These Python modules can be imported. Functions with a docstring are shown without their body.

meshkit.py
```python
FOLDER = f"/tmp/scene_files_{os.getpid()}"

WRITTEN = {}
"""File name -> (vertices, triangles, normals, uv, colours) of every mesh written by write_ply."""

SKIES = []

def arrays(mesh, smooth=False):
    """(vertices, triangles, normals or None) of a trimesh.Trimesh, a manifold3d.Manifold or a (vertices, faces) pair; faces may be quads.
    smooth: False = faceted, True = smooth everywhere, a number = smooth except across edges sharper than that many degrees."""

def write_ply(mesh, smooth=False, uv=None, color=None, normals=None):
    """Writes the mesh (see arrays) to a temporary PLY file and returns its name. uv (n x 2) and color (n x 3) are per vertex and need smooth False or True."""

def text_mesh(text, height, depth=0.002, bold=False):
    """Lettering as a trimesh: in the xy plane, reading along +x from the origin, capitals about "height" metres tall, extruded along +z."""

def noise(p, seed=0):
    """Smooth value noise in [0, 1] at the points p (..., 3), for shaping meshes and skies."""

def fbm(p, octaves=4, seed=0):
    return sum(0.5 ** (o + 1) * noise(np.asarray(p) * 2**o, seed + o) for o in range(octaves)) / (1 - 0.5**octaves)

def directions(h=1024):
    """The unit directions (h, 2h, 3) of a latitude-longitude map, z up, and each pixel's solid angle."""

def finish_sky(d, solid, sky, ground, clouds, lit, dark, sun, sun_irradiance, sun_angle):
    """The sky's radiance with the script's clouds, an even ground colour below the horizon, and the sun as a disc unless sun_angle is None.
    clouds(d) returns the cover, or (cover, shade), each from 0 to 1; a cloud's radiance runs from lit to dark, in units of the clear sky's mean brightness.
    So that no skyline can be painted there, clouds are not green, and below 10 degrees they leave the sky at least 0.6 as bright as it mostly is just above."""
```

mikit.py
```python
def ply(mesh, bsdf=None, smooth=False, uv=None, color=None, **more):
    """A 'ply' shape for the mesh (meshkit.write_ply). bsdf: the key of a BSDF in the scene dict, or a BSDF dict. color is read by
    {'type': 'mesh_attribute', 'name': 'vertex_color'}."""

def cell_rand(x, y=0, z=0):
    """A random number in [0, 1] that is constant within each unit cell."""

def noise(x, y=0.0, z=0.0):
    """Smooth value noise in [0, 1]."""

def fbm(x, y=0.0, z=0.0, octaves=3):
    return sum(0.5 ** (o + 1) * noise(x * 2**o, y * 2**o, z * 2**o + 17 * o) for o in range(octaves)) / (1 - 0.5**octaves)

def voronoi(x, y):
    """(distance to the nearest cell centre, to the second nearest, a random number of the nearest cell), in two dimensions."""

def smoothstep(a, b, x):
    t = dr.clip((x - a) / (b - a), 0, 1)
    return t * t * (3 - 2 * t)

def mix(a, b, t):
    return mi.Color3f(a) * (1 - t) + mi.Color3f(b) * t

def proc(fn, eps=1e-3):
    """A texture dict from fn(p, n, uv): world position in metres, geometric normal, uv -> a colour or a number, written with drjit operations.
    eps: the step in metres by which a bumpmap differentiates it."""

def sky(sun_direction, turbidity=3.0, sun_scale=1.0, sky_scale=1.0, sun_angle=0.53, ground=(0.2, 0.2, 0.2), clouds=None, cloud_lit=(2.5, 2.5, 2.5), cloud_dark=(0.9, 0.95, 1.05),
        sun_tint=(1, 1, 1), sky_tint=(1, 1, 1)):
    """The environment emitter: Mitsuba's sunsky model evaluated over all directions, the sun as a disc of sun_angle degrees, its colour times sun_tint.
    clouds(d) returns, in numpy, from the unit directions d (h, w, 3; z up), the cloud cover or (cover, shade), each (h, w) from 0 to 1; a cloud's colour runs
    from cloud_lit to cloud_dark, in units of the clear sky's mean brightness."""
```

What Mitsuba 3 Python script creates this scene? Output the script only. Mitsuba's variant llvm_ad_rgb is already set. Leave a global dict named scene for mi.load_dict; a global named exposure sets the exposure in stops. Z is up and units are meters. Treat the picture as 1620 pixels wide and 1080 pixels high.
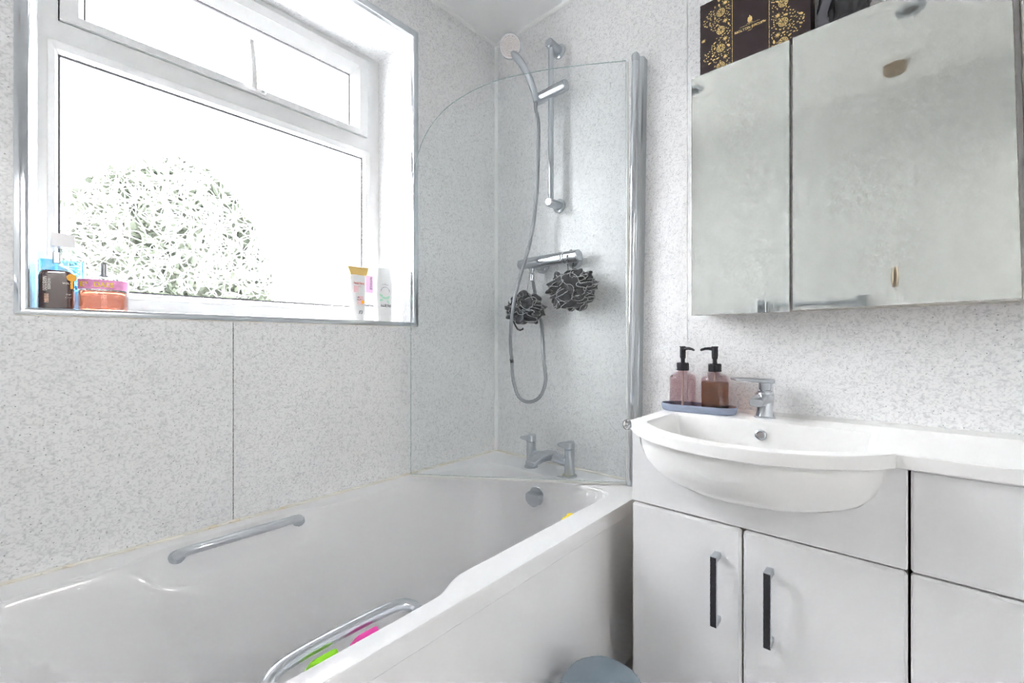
import math
import numpy as np
import trimesh
import manifold3d as m3
import mapbox_earcut as earcut
import shapely
import shapely.affinity as aff
from shapely.geometry import Polygon, Point, box as sbox
import drjit as dr
import mitsuba as mi
import mikit
import meshkit

T = mi.ScalarTransform4f
scene, labels = {}, {}

# ------------------------------------------------------------------ camera, sky, exposure
YAW = math.radians(41.47)
EYE = (1.3788, -1.4506, 1.05)
scene['camera'] = {
    'type': 'perspective', 'fov_axis': 'x',
    'fov': math.degrees(2 * math.atan(810 / 689.4)), 'near_clip': 0.02, 'far_clip': 200.0,
    'to_world': T().look_at(origin=EYE, target=(EYE[0] - math.sin(YAW), EYE[1] + math.cos(YAW), EYE[2]), up=(0, 0, 1)),
}
SKY_SCALE = 12.0
UNSEEN_LAMP = 7.5          # radiance of the unseen hallway lamp that lights the room from the right
SUN = np.array((-0.62, -0.47, 0.54))
SUN /= np.linalg.norm(SUN)


def overcast(d):
    """Closed cloud, brightest in a broad patch around the hidden sun."""
    n = meshkit.fbm(d * 2.2 + 5.0, 3, seed=4)
    ang = np.degrees(np.arccos(np.clip(d @ SUN, -1, 1)))
    glow = 0.72 * np.exp(-(ang / 20.0) ** 2) + 0.28 * np.exp(-(ang / 60.0) ** 2)
    return np.ones(d.shape[:2]), np.clip(1.0 - glow - 0.05 * (n - 0.5), 0, 1)


scene['sky'] = mikit.sky(SUN.tolist(), turbidity=5.0, sky_scale=SKY_SCALE, sun_angle=None,
                         clouds=overcast, cloud_lit=(7.6, 7.75, 8.0), cloud_dark=(1.15, 1.19, 1.26), ground=(0.30, 0.30, 0.29))
exposure = 2.34


# ------------------------------------------------------------------ materials
def two(b):
    return {'type': 'twosided', 'bsdf': b}


def rgb(c):
    return {'type': 'rgb', 'value': list(c)}


def pr(color, rough=0.4, metallic=0.0, spec=0.5, **k):
    return two({'type': 'principled', 'base_color': color if isinstance(color, dict) else rgb(color), 'roughness': rough, 'metallic': metallic, 'specular': spec, **k})


def speckle(p, n, uv):
    """White quartz-look wall panel: fine grey grain and sparse dark chips."""
    ax, ay = dr.abs(n.x), dr.abs(n.y)
    a = dr.select(ax > 0.7, p.y, p.x)
    b = dr.select(dr.maximum(ax, ay) > 0.7, p.z, p.y)
    g = mikit.noise(a * 330, b * 330, 3.0)
    h = mikit.noise(a * 190 + 40, b * 190, 9.0)
    grain = mikit.smoothstep(0.45, 0.85, g) * 0.24 + mikit.smoothstep(0.50, 0.90, h) * 0.18
    d1, d2, r = mikit.voronoi(a * 58, b * 58)
    chip = mikit.smoothstep(0.15, 0.07, d1 * (0.6 + r)) * dr.select(r > 0.80, 1.0, 0.0)
    c = mikit.mix((0.895, 0.897, 0.90), (0.36, 0.37, 0.38), dr.clip(grain, 0, 1))
    return mikit.mix(c, (0.22, 0.22, 0.23), 0.7 * chip)


def brushed(p, n, uv):
    w = mikit.noise(p.x * 900, p.y * 900, p.z * 900)
    s = mikit.smoothstep(0.86, 0.95, w)
    return mikit.mix((0.035, 0.035, 0.04), (0.45, 0.45, 0.46), s * 0.7)


def foliage_col(p, n, uv):
    v = mikit.noise(p.x * 6, p.y * 6, p.z * 6)
    return mikit.mix((0.12, 0.14, 0.105), (0.19, 0.208, 0.165), v)


def floor_col(p, n, uv):
    v = mikit.fbm(p.x * 30, p.y * 30, 2.0)
    return mikit.mix((0.60, 0.60, 0.60), (0.70, 0.70, 0.70), v)


def sealant_col(p, n, uv):
    v = mikit.fbm(p.x * 40, p.y * 40, p.z * 40)
    s = mikit.smoothstep(0.78, 0.86, mikit.noise(p.x * 210, p.y * 210, p.z * 210))
    return mikit.mix(mikit.mix((0.83, 0.81, 0.75), (0.78, 0.71, 0.58), mikit.smoothstep(0.45, 0.80, v)), (0.34, 0.26, 0.18), s * 0.35)


MATS = {
    'panel_mat': pr(mikit.proc(speckle), 0.28, spec=0.5),
    'ceiling_mat': pr((0.90, 0.90, 0.90), 0.55, spec=0.3),
    'upvc': pr((0.88, 0.885, 0.89), 0.22),
    'white_trim': pr((0.87, 0.87, 0.86), 0.3),
    'acrylic': pr((0.90, 0.90, 0.91), 0.10, spec=0.55),
    'gloss_white': pr((0.90, 0.90, 0.91), 0.10, spec=0.5),
    'resin': pr((0.90, 0.895, 0.885), 0.16),
    'chrome': pr((0.50, 0.53, 0.565), 0.07, 1.0),
    'chrome_bright': pr((0.62, 0.65, 0.68), 0.05, 1.0),
    'chrome_worn': pr((0.52, 0.55, 0.57), 0.16, 1.0),
    'mirror_mat': two({'type': 'conductor', 'material': 'none', 'specular_reflectance': rgb((0.86, 0.88, 0.84))}),
    
    'carcass': pr((0.30, 0.27, 0.24), 0.5),
    'gasket': pr((0.10, 0.10, 0.11), 0.5),
    'handle_front': pr(mikit.proc(brushed), 0.3, 0.6),
    'floor_mat': pr(mikit.proc(floor_col), 0.35),  # floor nearly all out of view; pale tone chosen to bounce light upward
    'unseen_hall_carpet': pr((0.45, 0.44, 0.42), 0.9),
    'masonry': pr((0.6, 0.6, 0.58), 0.9),
    'sealant': pr(mikit.proc(sealant_col), 0.4),
    'clear_seal': pr((0.74, 0.75, 0.72), 0.25),
    'screen_glass': {'type': 'thindielectric', 'int_ior': 1.5, 'specular_transmittance': rgb((0.965, 0.985, 0.985))},
    'glass_edge': pr((0.36, 0.45, 0.44), 0.15),
    'window_glass': {'type': 'thindielectric', 'int_ior': 1.5},
    'relief_glass': {'type': 'dielectric', 'int_ior': 1.5},
    'clear_plastic': {'type': 'roughdielectric', 'int_ior': 1.45, 'alpha': 0.08},
    'black_plastic': pr((0.012, 0.012, 0.015), 0.35, spec=0.3),
    'mauve_glass': {'type': 'thindielectric', 'int_ior': 1.5, 'specular_transmittance': rgb((0.60, 0.49, 0.50))},
    'amber_soap': {'type': 'dielectric', 'int_ior': 1.36, 'specular_transmittance': rgb((0.86, 0.66, 0.42))},
    'tray_grey': pr((0.20, 0.235, 0.31), 0.6),
    'mesh_black': pr((0.013, 0.014, 0.017), 0.6, spec=0.3),
    'mesh_brown': pr((0.20, 0.17, 0.165), 0.7, sheen=0.4),
    'mesh_edge': pr((0.40, 0.40, 0.41), 0.6),
    'cap_metal': pr((0.30, 0.30, 0.31), 0.25, 1.0),
    'hose_grey': pr((0.27, 0.28, 0.30), 0.35, 0.6),
    'spray_face': pr((0.72, 0.68, 0.66), 0.35),
    'nozzle': pr((0.16, 0.15, 0.15), 0.5),
    'bucket_grey': pr((0.17, 0.22, 0.26), 0.4),
    'box_brown': pr((0.034, 0.022, 0.024), 0.5, spec=0.3),
    'gold': pr((0.75, 0.55, 0.24), 0.35, 0.6),
    'bag_black': pr((0.02, 0.02, 0.022), 0.4),
    'bag_grey': pr((0.07, 0.07, 0.08), 0.35),
    'toy_green': pr((0.30, 0.72, 0.02), 0.5),
    'toy_pink': pr((0.85, 0.07, 0.42), 0.5),
    'toy_yellow': pr((0.90, 0.72, 0.02), 0.45),
    'bronze': pr((0.34, 0.27, 0.20), 0.3, 0.9),
    'cord_white': pr((0.80, 0.78, 0.70), 0.6),
    'lamp_glass': pr((0.12, 0.125, 0.125), 0.1),
    'brown_gel': pr((0.060, 0.022, 0.017), 0.3, spec=0.2),
    'clear_bottle': {'type': 'thindielectric', 'int_ior': 1.5, 'specular_transmittance': rgb((0.95, 0.98, 1.0))},
    'blue_liquid': {'type': 'dielectric', 'int_ior': 1.34, 'specular_transmittance': rgb((0.40, 0.80, 0.97))},
    'pink_liquid': {'type': 'dielectric', 'int_ior': 1.34, 'specular_transmittance': rgb((0.95, 0.55, 0.42))},
    'orange_label': pr((0.92, 0.42, 0.02), 0.4),
    'pink_label': pr((0.86, 0.36, 0.62), 0.4),
    'yellow_print': pr((0.90, 0.66, 0.02), 0.4),
    'white_plastic': pr((0.86, 0.86, 0.86), 0.3),
    'white_print': pr((0.85, 0.80, 0.75), 0.4),
    'peach_print': pr((0.85, 0.55, 0.42), 0.4),
    'tube_gold': pr((0.72, 0.50, 0.18), 0.35, 0.5),
    'pale_pink': pr((0.86, 0.60, 0.62), 0.4),
    'lilac': pr((0.66, 0.42, 0.62), 0.4),
    'red_print': pr((0.55, 0.16, 0.14), 0.4),
    'dark_print': pr((0.10, 0.10, 0.12), 0.4),
    'mint': pr((0.50, 0.78, 0.62), 0.4),
    'grey_print': pr((0.45, 0.45, 0.50), 0.4),
    'leaf': two({'type': 'diffuse', 'reflectance': mikit.proc(foliage_col)}),
    'bark': pr((0.16, 0.12, 0.09), 0.8),
    'unseen_ground_mat': pr((0.55, 0.54, 0.52), 0.9),  # ground out of view; pale tone chosen to throw light onto the ceiling
    'fence_wood': pr((0.20, 0.21, 0.17), 0.8),
}
scene.update(MATS)


# ------------------------------------------------------------------ helpers
def free(key):
    if key not in scene and key not in labels:
        return key
    i = 1
    while f'{key}_{i:03d}' in scene or f'{key}_{i:03d}' in labels:
        i += 1
    return f'{key}_{i:03d}'


def put(parent, name, mesh, mat, smooth=False, label=None, kind=None):
    key = free(f'{parent}__{name}' if parent else name)
    scene[key] = mikit.ply(mesh, mat, smooth)
    e = {}
    if label:
        e['label'] = label
    if kind:
        e['kind'] = kind
    if e:
        labels[key] = e
    return key


def thing(name, label, category, group=None):
    key = free(name)
    labels[key] = {'label': label, 'category': category}
    if group:
        labels[key]['group'] = group
    return key


def struct(name, label=None):
    labels[name] = {'kind': 'structure'}
    if label:
        labels[name]['label'] = label
    return name


def cat(*ms):
    return trimesh.util.concatenate([as_tm(m) for m in ms])


def as_tm(m):
    if isinstance(m, trimesh.Trimesh):
        return m
    if hasattr(m, 'to_mesh'):
        q = m.to_mesh()
        return trimesh.Trimesh(np.array(q.vert_properties[:, :3], float), np.array(q.tri_verts, int), process=False)
    v, f = np.asarray(m[0], float), np.asarray(m[1], int)
    if f.shape[1] == 4:
        f = np.vstack([f[:, [0, 1, 2]], f[:, [0, 2, 3]]])
    return trimesh.Trimesh(v, f, process=False)


def as_mf(m):
    t = as_tm(m)
    t = trimesh.Trimesh(t.vertices, t.faces, process=True)
    if t.volume < 0:
        t.invert()
    return m3.Manifold(m3.Mesh(np.asarray(t.vertices, np.float32), np.asarray(t.faces, np.uint32)))


def cbox(x0, x1, y0, y1, z0, z1, b=0.0015):
    b = min(b, (x1 - x0) / 2.5, (y1 - y0) / 2.5, (z1 - z0) / 2.5)
    pts = []
    for sx in (0, 1):
        for sy in (0, 1):
            for sz in (0, 1):
                X, Y, Z = (x0, x1)[sx], (y0, y1)[sy], (z0, z1)[sz]
                dx, dy, dz = (b, -b)[sx], (b, -b)[sy], (b, -b)[sz]
                pts += [(X, Y + dy, Z + dz), (X + dx, Y, Z + dz), (X + dx, Y + dy, Z)]
    return as_tm(m3.Manifold.hull_points(np.array(pts, float)))


def frame_of(t):
    a = np.cross(t, [0, 0, 1.0] if abs(t[2]) < 0.9 else [1.0, 0, 0])
    a /= np.linalg.norm(a)
    return a, np.cross(t, a)


def tube(path, r, n=14, closed=False, caps=True):
    p = np.asarray(path, float)
    N = len(p)
    t = (np.roll(p, -1, 0) - np.roll(p, 1, 0)) if closed else np.gradient(p, axis=0)
    t /= np.linalg.norm(t, axis=1, keepdims=True) + 1e-12
    a, _ = frame_of(t[0])
    A = []
    for k in range(N):
        a = a - t[k] * (a @ t[k])
        a /= np.linalg.norm(a)
        A.append(a)
    A = np.array(A)
    B = np.cross(t, A)
    rr = np.broadcast_to(r, (N,))
    ang = np.arange(n) * 2 * np.pi / n
    v = p[:, None] + rr[:, None, None] * (np.cos(ang)[None, :, None] * A[:, None] + np.sin(ang)[None, :, None] * B[:, None])
    return loft(list(v), caps and not closed, caps and not closed, closed)


def loft(loops, c0=True, c1=True, closed=False):
    """Quads between loops of equal length; optional end caps as fans."""
    L = np.array(loops, float)
    M, n = L.shape[:2]
    v = L.reshape(-1, 3)
    f = []
    for i in range(M if closed else M - 1):
        j = (i + 1) % M
        a = np.arange(n)
        b = (a + 1) % n
        f.append(np.stack([i * n + a, i * n + b, j * n + b], 1))
        f.append(np.stack([i * n + a, j * n + b, j * n + a], 1))
    f = [np.vstack(f)]
    extra = []
    if c0:
        extra.append(L[0].mean(0))
        a = np.arange(n)
        f.append(np.stack([(a + 1) % n, a, np.full(n, len(v))], 1))
    if c1:
        extra.append(L[-1].mean(0))
        a = np.arange(n) + (M - 1) * n
        f.append(np.stack([a, (np.arange(n) + 1) % n + (M - 1) * n, np.full(n, len(v) + len(extra) - 1)], 1))
    if extra:
        v = np.vstack([v, extra])
    return trimesh.Trimesh(v, np.vstack(f), process=False)


def lathe(profile, center=(0, 0, 0), n=32, axis=(0, 0, 1)):
    """profile: (r, h) pairs along the axis."""
    ang = np.arange(n) * 2 * np.pi / n
    ax = np.asarray(axis, float) / np.linalg.norm(axis)
    a, b = frame_of(ax)
    loops = [np.asarray(center) + ax * h + r * (np.cos(ang)[:, None] * a + np.sin(ang)[:, None] * b) for r, h in profile]
    m = loft(loops)
    return m


def rod(p, q, r, n=18, b=None):
    p, q = np.asarray(p, float), np.asarray(q, float)
    L = np.linalg.norm(q - p)
    b = min(r * 0.2, L * 0.2) if b is None else b
    return lathe([(r - b, 0), (r, b), (r, L - b), (r - b, L)], p, n, (q - p) / L)


def prism(poly, z0, z1, bevel=0.0):
    """Extruded shapely polygon in xy (holes allowed)."""
    if hasattr(poly, 'geoms'):
        return cat(*[prism(g, z0, z1, bevel) for g in poly.geoms])
    poly = shapely.geometry.polygon.orient(poly)
    rings = [np.array(poly.exterior.coords)[:-1]] + [np.array(r.coords)[:-1] for r in poly.interiors]
    pts = np.vstack(rings)
    ends = np.cumsum([len(r) for r in rings]).astype(np.uint32)
    tri = np.asarray(earcut.triangulate_float64(pts, ends)).reshape(-1, 3)
    n = len(pts)
    if bevel:
        ins = []
        for r in rings:
            d = np.roll(r, -1, 0) - np.roll(r, 1, 0)
            d /= np.linalg.norm(d, axis=1, keepdims=True) + 1e-12
            ins.append(r + bevel * np.stack([-d[:, 1], d[:, 0]], 1))
        ins = np.vstack(ins)
        levels = [(ins, z0), (pts, z0 + bevel), (pts, z1 - bevel), (ins, z1)]
    else:
        levels = [(pts, z0), (pts, z1)]
    v = np.vstack([np.column_stack([q, np.full(n, z)]) for q, z in levels])
    f = [tri[:, ::-1], tri + (len(levels) - 1) * n]
    s = 0
    for e in ends:
        a = np.arange(s, e)
        b = np.roll(a, -1)
        for k in range(len(levels) - 1):
            f += [np.stack([a + k * n, b + k * n, b + (k + 1) * n], 1), np.stack([a + k * n, b + (k + 1) * n, a + (k + 1) * n], 1)]
        s = int(e)
    m = trimesh.Trimesh(v, np.vstack(f), process=False)
    area = m.volume
    if area < 0:
        m.invert()
    return m


def place(m, cols, origin):
    """Maps local xyz to world: columns are the world directions of local x, y, z."""
    m = as_tm(m).copy()
    v = np.asarray(m.vertices) @ np.array(cols, float) + np.asarray(origin, float)
    m = trimesh.Trimesh(v, m.faces, process=False)
    if np.linalg.det(np.array(cols, float)) < 0:
        m.invert()
    return m


ON_BACK = [(1, 0, 0), (0, 0, 1), (0, -1, 0)]      # drawn on a plane that faces -y
ON_LEFT = [(0, 1, 0), (0, 0, 1), (1, 0, 0)]       # drawn on a plane that faces +x


def catmull(pts, n=8, closed=False):
    p = np.asarray(pts, float)
    N = len(p)
    out = []
    for i in range(N if closed else N - 1):
        g = lambda k: p[k % N] if closed else p[min(max(k, 0), N - 1)]
        a, b, c, d = g(i - 1), g(i), g(i + 1), g(i + 2)
        for t in np.arange(n) / n:
            out.append(0.5 * (2 * b + (c - a) * t + (2 * a - 5 * b + 4 * c - d) * t * t + (3 * b - a - 3 * c + d) * t ** 3))
    if not closed:
        out.append(p[-1])
    return np.array(out)


def smooth01(a, b, x):
    t = np.clip((x - a) / (b - a), 0, 1)
    return t * t * (3 - 2 * t)


def ellipsoid(c, r, n=18):
    m = trimesh.creation.uv_sphere(1.0, count=[n, 2 * n])
    return trimesh.Trimesh(np.asarray(m.vertices) * np.asarray(r) + np.asarray(c), m.faces, process=False)


# ------------------------------------------------------------------ room shell
W, D_, H = 2.36, 1.84, 2.406        # x extent, y extent (to -D_), ceiling height
OY0, OY1, OZ0, OZ1 = -1.437, -0.458, 1.122, 2.209   # finished window opening
FX = -0.24                          # room face of the window frame


def wall_slab(poly, x0, x1):
    """polygon in (y, z), extruded along x."""
    return place(prism(poly, 0, x1 - x0), ON_LEFT, (x0, 0, 0))


opening = sbox(OY0 - 0.008, OZ0 - 0.008, OY1 + 0.008, OZ1 + 0.008)
wl = struct('wall_left')
put(wl, 'masonry', wall_slab(sbox(-D_ - 0.2, -0.15, 0.2, H + 0.15).difference(opening), -0.34, -0.010), 'masonry')
hole = sbox(OY0 - 0.008, OZ0 - 0.008, OY1 + 0.008, OZ1 + 0.008)
SEAM = -1.057
put(wl, 'panel', wall_slab(sbox(-D_, 0, SEAM - 0.0011, H).difference(hole), -0.010, 0.0), 'panel_mat')
put(wl, 'panel', wall_slab(sbox(SEAM + 0.0011, 0, 0.0, H).difference(hole), -0.010, 0.0), 'panel_mat')
put(wl, 'joint_strip', cbox(-0.0099, -0.0022, SEAM - 0.0011, SEAM + 0.0011, 0.55, OZ0 - 0.009, 0.0001), 'gasket')
# lining of the window recess
put(wl, 'sill_board', cbox(FX, -0.0005, OY0, OY1, OZ0 - 0.008, OZ0, 0.0004), 'panel_mat')
put(wl, 'soffit_board', cbox(FX, -0.0005, OY0, OY1, OZ1, OZ1 + 0.008, 0.0004), 'panel_mat')
put(wl, 'jamb_board', cbox(FX, -0.0005, OY1, OY1 + 0.008, OZ0 - 0.008, OZ1 + 0.008, 0.0004), 'panel_mat')
put(wl, 'jamb_board', loft([[(-0.0005, OY0 - 0.008, z), (-0.0005, OY0, z), (FX, OY0 + 0.018, z), (FX, OY0 - 0.008, z)] for z in (OZ0 - 0.008, OZ1 + 0.008)]), 'panel_mat')

wb = struct('wall_back')
put(wb, 'masonry', cbox(-0.010, W + 0.15, 0.010, 0.2, -0.15, H + 0.15, 0.001), 'masonry')
SX = 0.8645
put(wb, 'panel', cbox(0.0, SX - 0.0005, 0.0, 0.0099, 0, H, 0.0003), 'panel_mat')
put(wb, 'panel', cbox(SX + 0.0005, W, 0.0, 0.0099, 0, H, 0.0003), 'panel_mat')

struct('wall_right')
DY0, DY1, DH = -1.72, -0.90, 2.0      # unseen open doorway, placed to let hallway light in from the right
put('wall_right', 'panel', cbox(W, W + 0.1, DY1, 0.0, 0, H, 0.001), 'panel_mat')
put('wall_right', 'panel', cbox(W, W + 0.1, -D_, DY0, 0, H, 0.001), 'panel_mat')
put('wall_right', 'lintel', cbox(W, W + 0.1, DY0, DY1, DH, H, 0.001), 'panel_mat')
struct('door_1')  # frame of the unseen doorway
put('door_1', 'frame', cat(cbox(W - 0.012, W - 0.0005, DY0 - 0.06, DY0, 0.0, DH + 0.06, 0.002), cbox(W - 0.012, W - 0.0005, DY1, DY1 + 0.06, 0.0, DH + 0.06, 0.002), cbox(W - 0.012, W - 0.0005, DY0, DY1, DH, DH + 0.06, 0.002)), 'gloss_white')
struct('wall_unseen_hall')  # unseen hallway, placed so that its lamp can light the room
HX, HY0, HY1 = W + 0.1, -2.7, 0.3
put('wall_unseen_hall', 'plaster', cbox(HX + 1.3, HX + 1.35, HY0, HY1, 0, H, 0.001), 'ceiling_mat')
put('wall_unseen_hall', 'plaster', cbox(HX, HX + 1.3, HY0 - 0.05, HY0, 0, H, 0.001), 'ceiling_mat')
put('wall_unseen_hall', 'plaster', cbox(HX, HX + 1.3, HY1, HY1 + 0.05, 0, H, 0.001), 'ceiling_mat')
put('wall_unseen_hall', 'plaster', cbox(HX - 0.05, HX, HY0, -D_ - 0.0005, 0, H, 0.001), 'ceiling_mat')
put('wall_unseen_hall', 'plaster', cbox(HX - 0.05, HX, 0.0005, HY1, 0, H, 0.001), 'ceiling_mat')
put('wall_unseen_hall', 'ceiling_board', cbox(HX + 0.051, HX + 1.3, HY0, HY1, H, H + 0.05, 0.001), 'ceiling_mat')
put('wall_unseen_hall', 'carpet', cbox(HX + 0.051, HX + 1.3, HY0, HY1, -0.05, 0.0, 0.001), 'unseen_hall_carpet')
wf = struct('wall_front')
put(wf, 'panel', cbox(0.0, 1.0995, -D_ - 0.01, -D_, 0, H, 0.0003), 'panel_mat')
put(wf, 'panel', cbox(1.1005, W, -D_ - 0.01, -D_, 0, H, 0.0003), 'panel_mat')
put(wf, 'masonry', cbox(-0.0099, W + 0.15, -D_ - 0.2, -D_ - 0.0101, -0.15, H + 0.15, 0.001), 'masonry')
struct('floor')
put('', 'floor', cbox(-0.0099, W + 0.15, -D_ - 0.0099, 0.0099, -0.15, 0.0, 0.001), 'floor_mat')
struct('ceiling')
put('', 'ceiling', cbox(-0.0099, W + 0.15, -D_ - 0.0099, 0.0099, H, H + 0.15, 0.001), 'ceiling_mat')


def cove(p, q, sx, sy, sz, s=0.011):
    """Small white triangular bead along an inside corner."""
    p, q = np.array(p, float), np.array(q, float)
    offs = [np.zeros(3), sx * s, 0.62 * (sx + sz) * s, sz * s] if sy is None else []
    return loft([[p + o for o in offs], [q + o for o in offs]])


X, Y, Z = np.eye(3)
t1 = struct('trim_1')
put(t1, 'ceiling_bead', cove((0, -D_, H), (0, 0, H), X, None, -Z), 'white_trim')
put(t1, 'ceiling_bead', cove((0, 0, H), (W, 0, H), -Y, None, -Z), 'white_trim')
put(t1, 'ceiling_bead', cove((0, -D_, H), (W, -D_, H), Y, None, -Z), 'white_trim')
put(t1, 'corner_bead', cove((0, 0, 0.55), (0, 0, H - 0.01), X, None, -Y), 'white_trim')

# chrome edging of the recess: an angle with a flat on the wall and a lip on the lining
t2 = struct('trim_2')
o, i_ = (-1.458, -0.437, 1.107, 2.232), (OY0, OY1, OZ0, OZ1)


def edging(a_out, b_out, a_in, b_in):
    """One mitred leg; points are (y, z)."""
    secs = []
    for w, n in ((a_out, a_in), (b_out, b_in)):
        w, n = np.array(w), np.array(n)
        d = n - w
        P = lambda q, x: (x, q[0], q[1])
        secs.append([P(w, 0.0), P(w, 0.0035), P(w + d * 0.30, 0.0048), P(w + d * 0.72, 0.0052), P(n - d * 0.02, 0.0035), P(n + d * 0.05, 0.0), P(n + d * 0.05, -0.012), P(n, -0.012), P(n, 0.0)])
    return loft(secs)


cs = {k: v for k, v in zip('abcd', [((o[0], o[2]), (i_[0], i_[2])), ((o[1], o[2]), (i_[1], i_[2])), ((o[1], o[3]), (i_[1], i_[3])), ((o[0], o[3]), (i_[0], i_[3]))])}
for s, e in ('ab', 'bc', 'cd', 'da'):
    put(t2, 'edging_strip', edging(cs[s][0], cs[e][0], cs[s][1], cs[e][1]), 'chrome_worn' if (s + e) in ('ab',) else 'chrome_bright', 40)

# sealant line below the recess edging
t3 = struct('trim_3')
put(t3, 'sealant_line', tube([(0.0006, y, 1.1063) for y in np.linspace(-1.455, -0.44, 40)], 0.0016, 8), 'sealant', True)

# ------------------------------------------------------------------ window
w1 = struct('window_1')
FL, FR, FB, FT = OY0 + 0.0005, OY1 - 0.0005, OZ0 + 0.0005, OZ1 - 0.0005
XB = -0.31
GL, GR, GB, GT = -1.383, -0.520, 1.188, 1.800      # lower glass
SL, SR, SB, ST = -1.381, -0.513, 1.879, 2.186      # sash outer edge


def rect_ring(oy0, oy1, oz0, oz1, iy0, iy1, iz0, iz1, x0, x1, x0i=None, x1i=None):
    """Mitred frame: four legs, front face may slope from x1 (outer) to x1i (inner)."""
    x1i = x1 if x1i is None else x1i
    O = [(oy0, oz0), (oy1, oz0), (oy1, oz1), (oy0, oz1)]
    I = [(iy0, iz0), (iy1, iz0), (iy1, iz1), (iy0, iz1)]
    out = []
    for k in range(4):
        j = (k + 1) % 4
        secs = []
        for q in (k, j):
            (a, b), (c, d) = O[q], I[q]
            secs.append([(x0, a, b), (x1, a, b), (x1i, c, d), (x0, c, d)])
        out.append(loft(secs))
    return out


def frame_with_hole(outer, holes, x0, x1):
    p = sbox(*outer)
    for h in holes:
        p = p.difference(sbox(*h))
    return wall_slab(p, x0, x1)


put(w1, 'frame', frame_with_hole((FL, FB, FR, FT), [(-1.403, 1.168, -0.500, 1.822), (SL - 0.003, SB - 0.003, SR + 0.003, ST + 0.003)], XB, FX), 'upvc')
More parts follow.
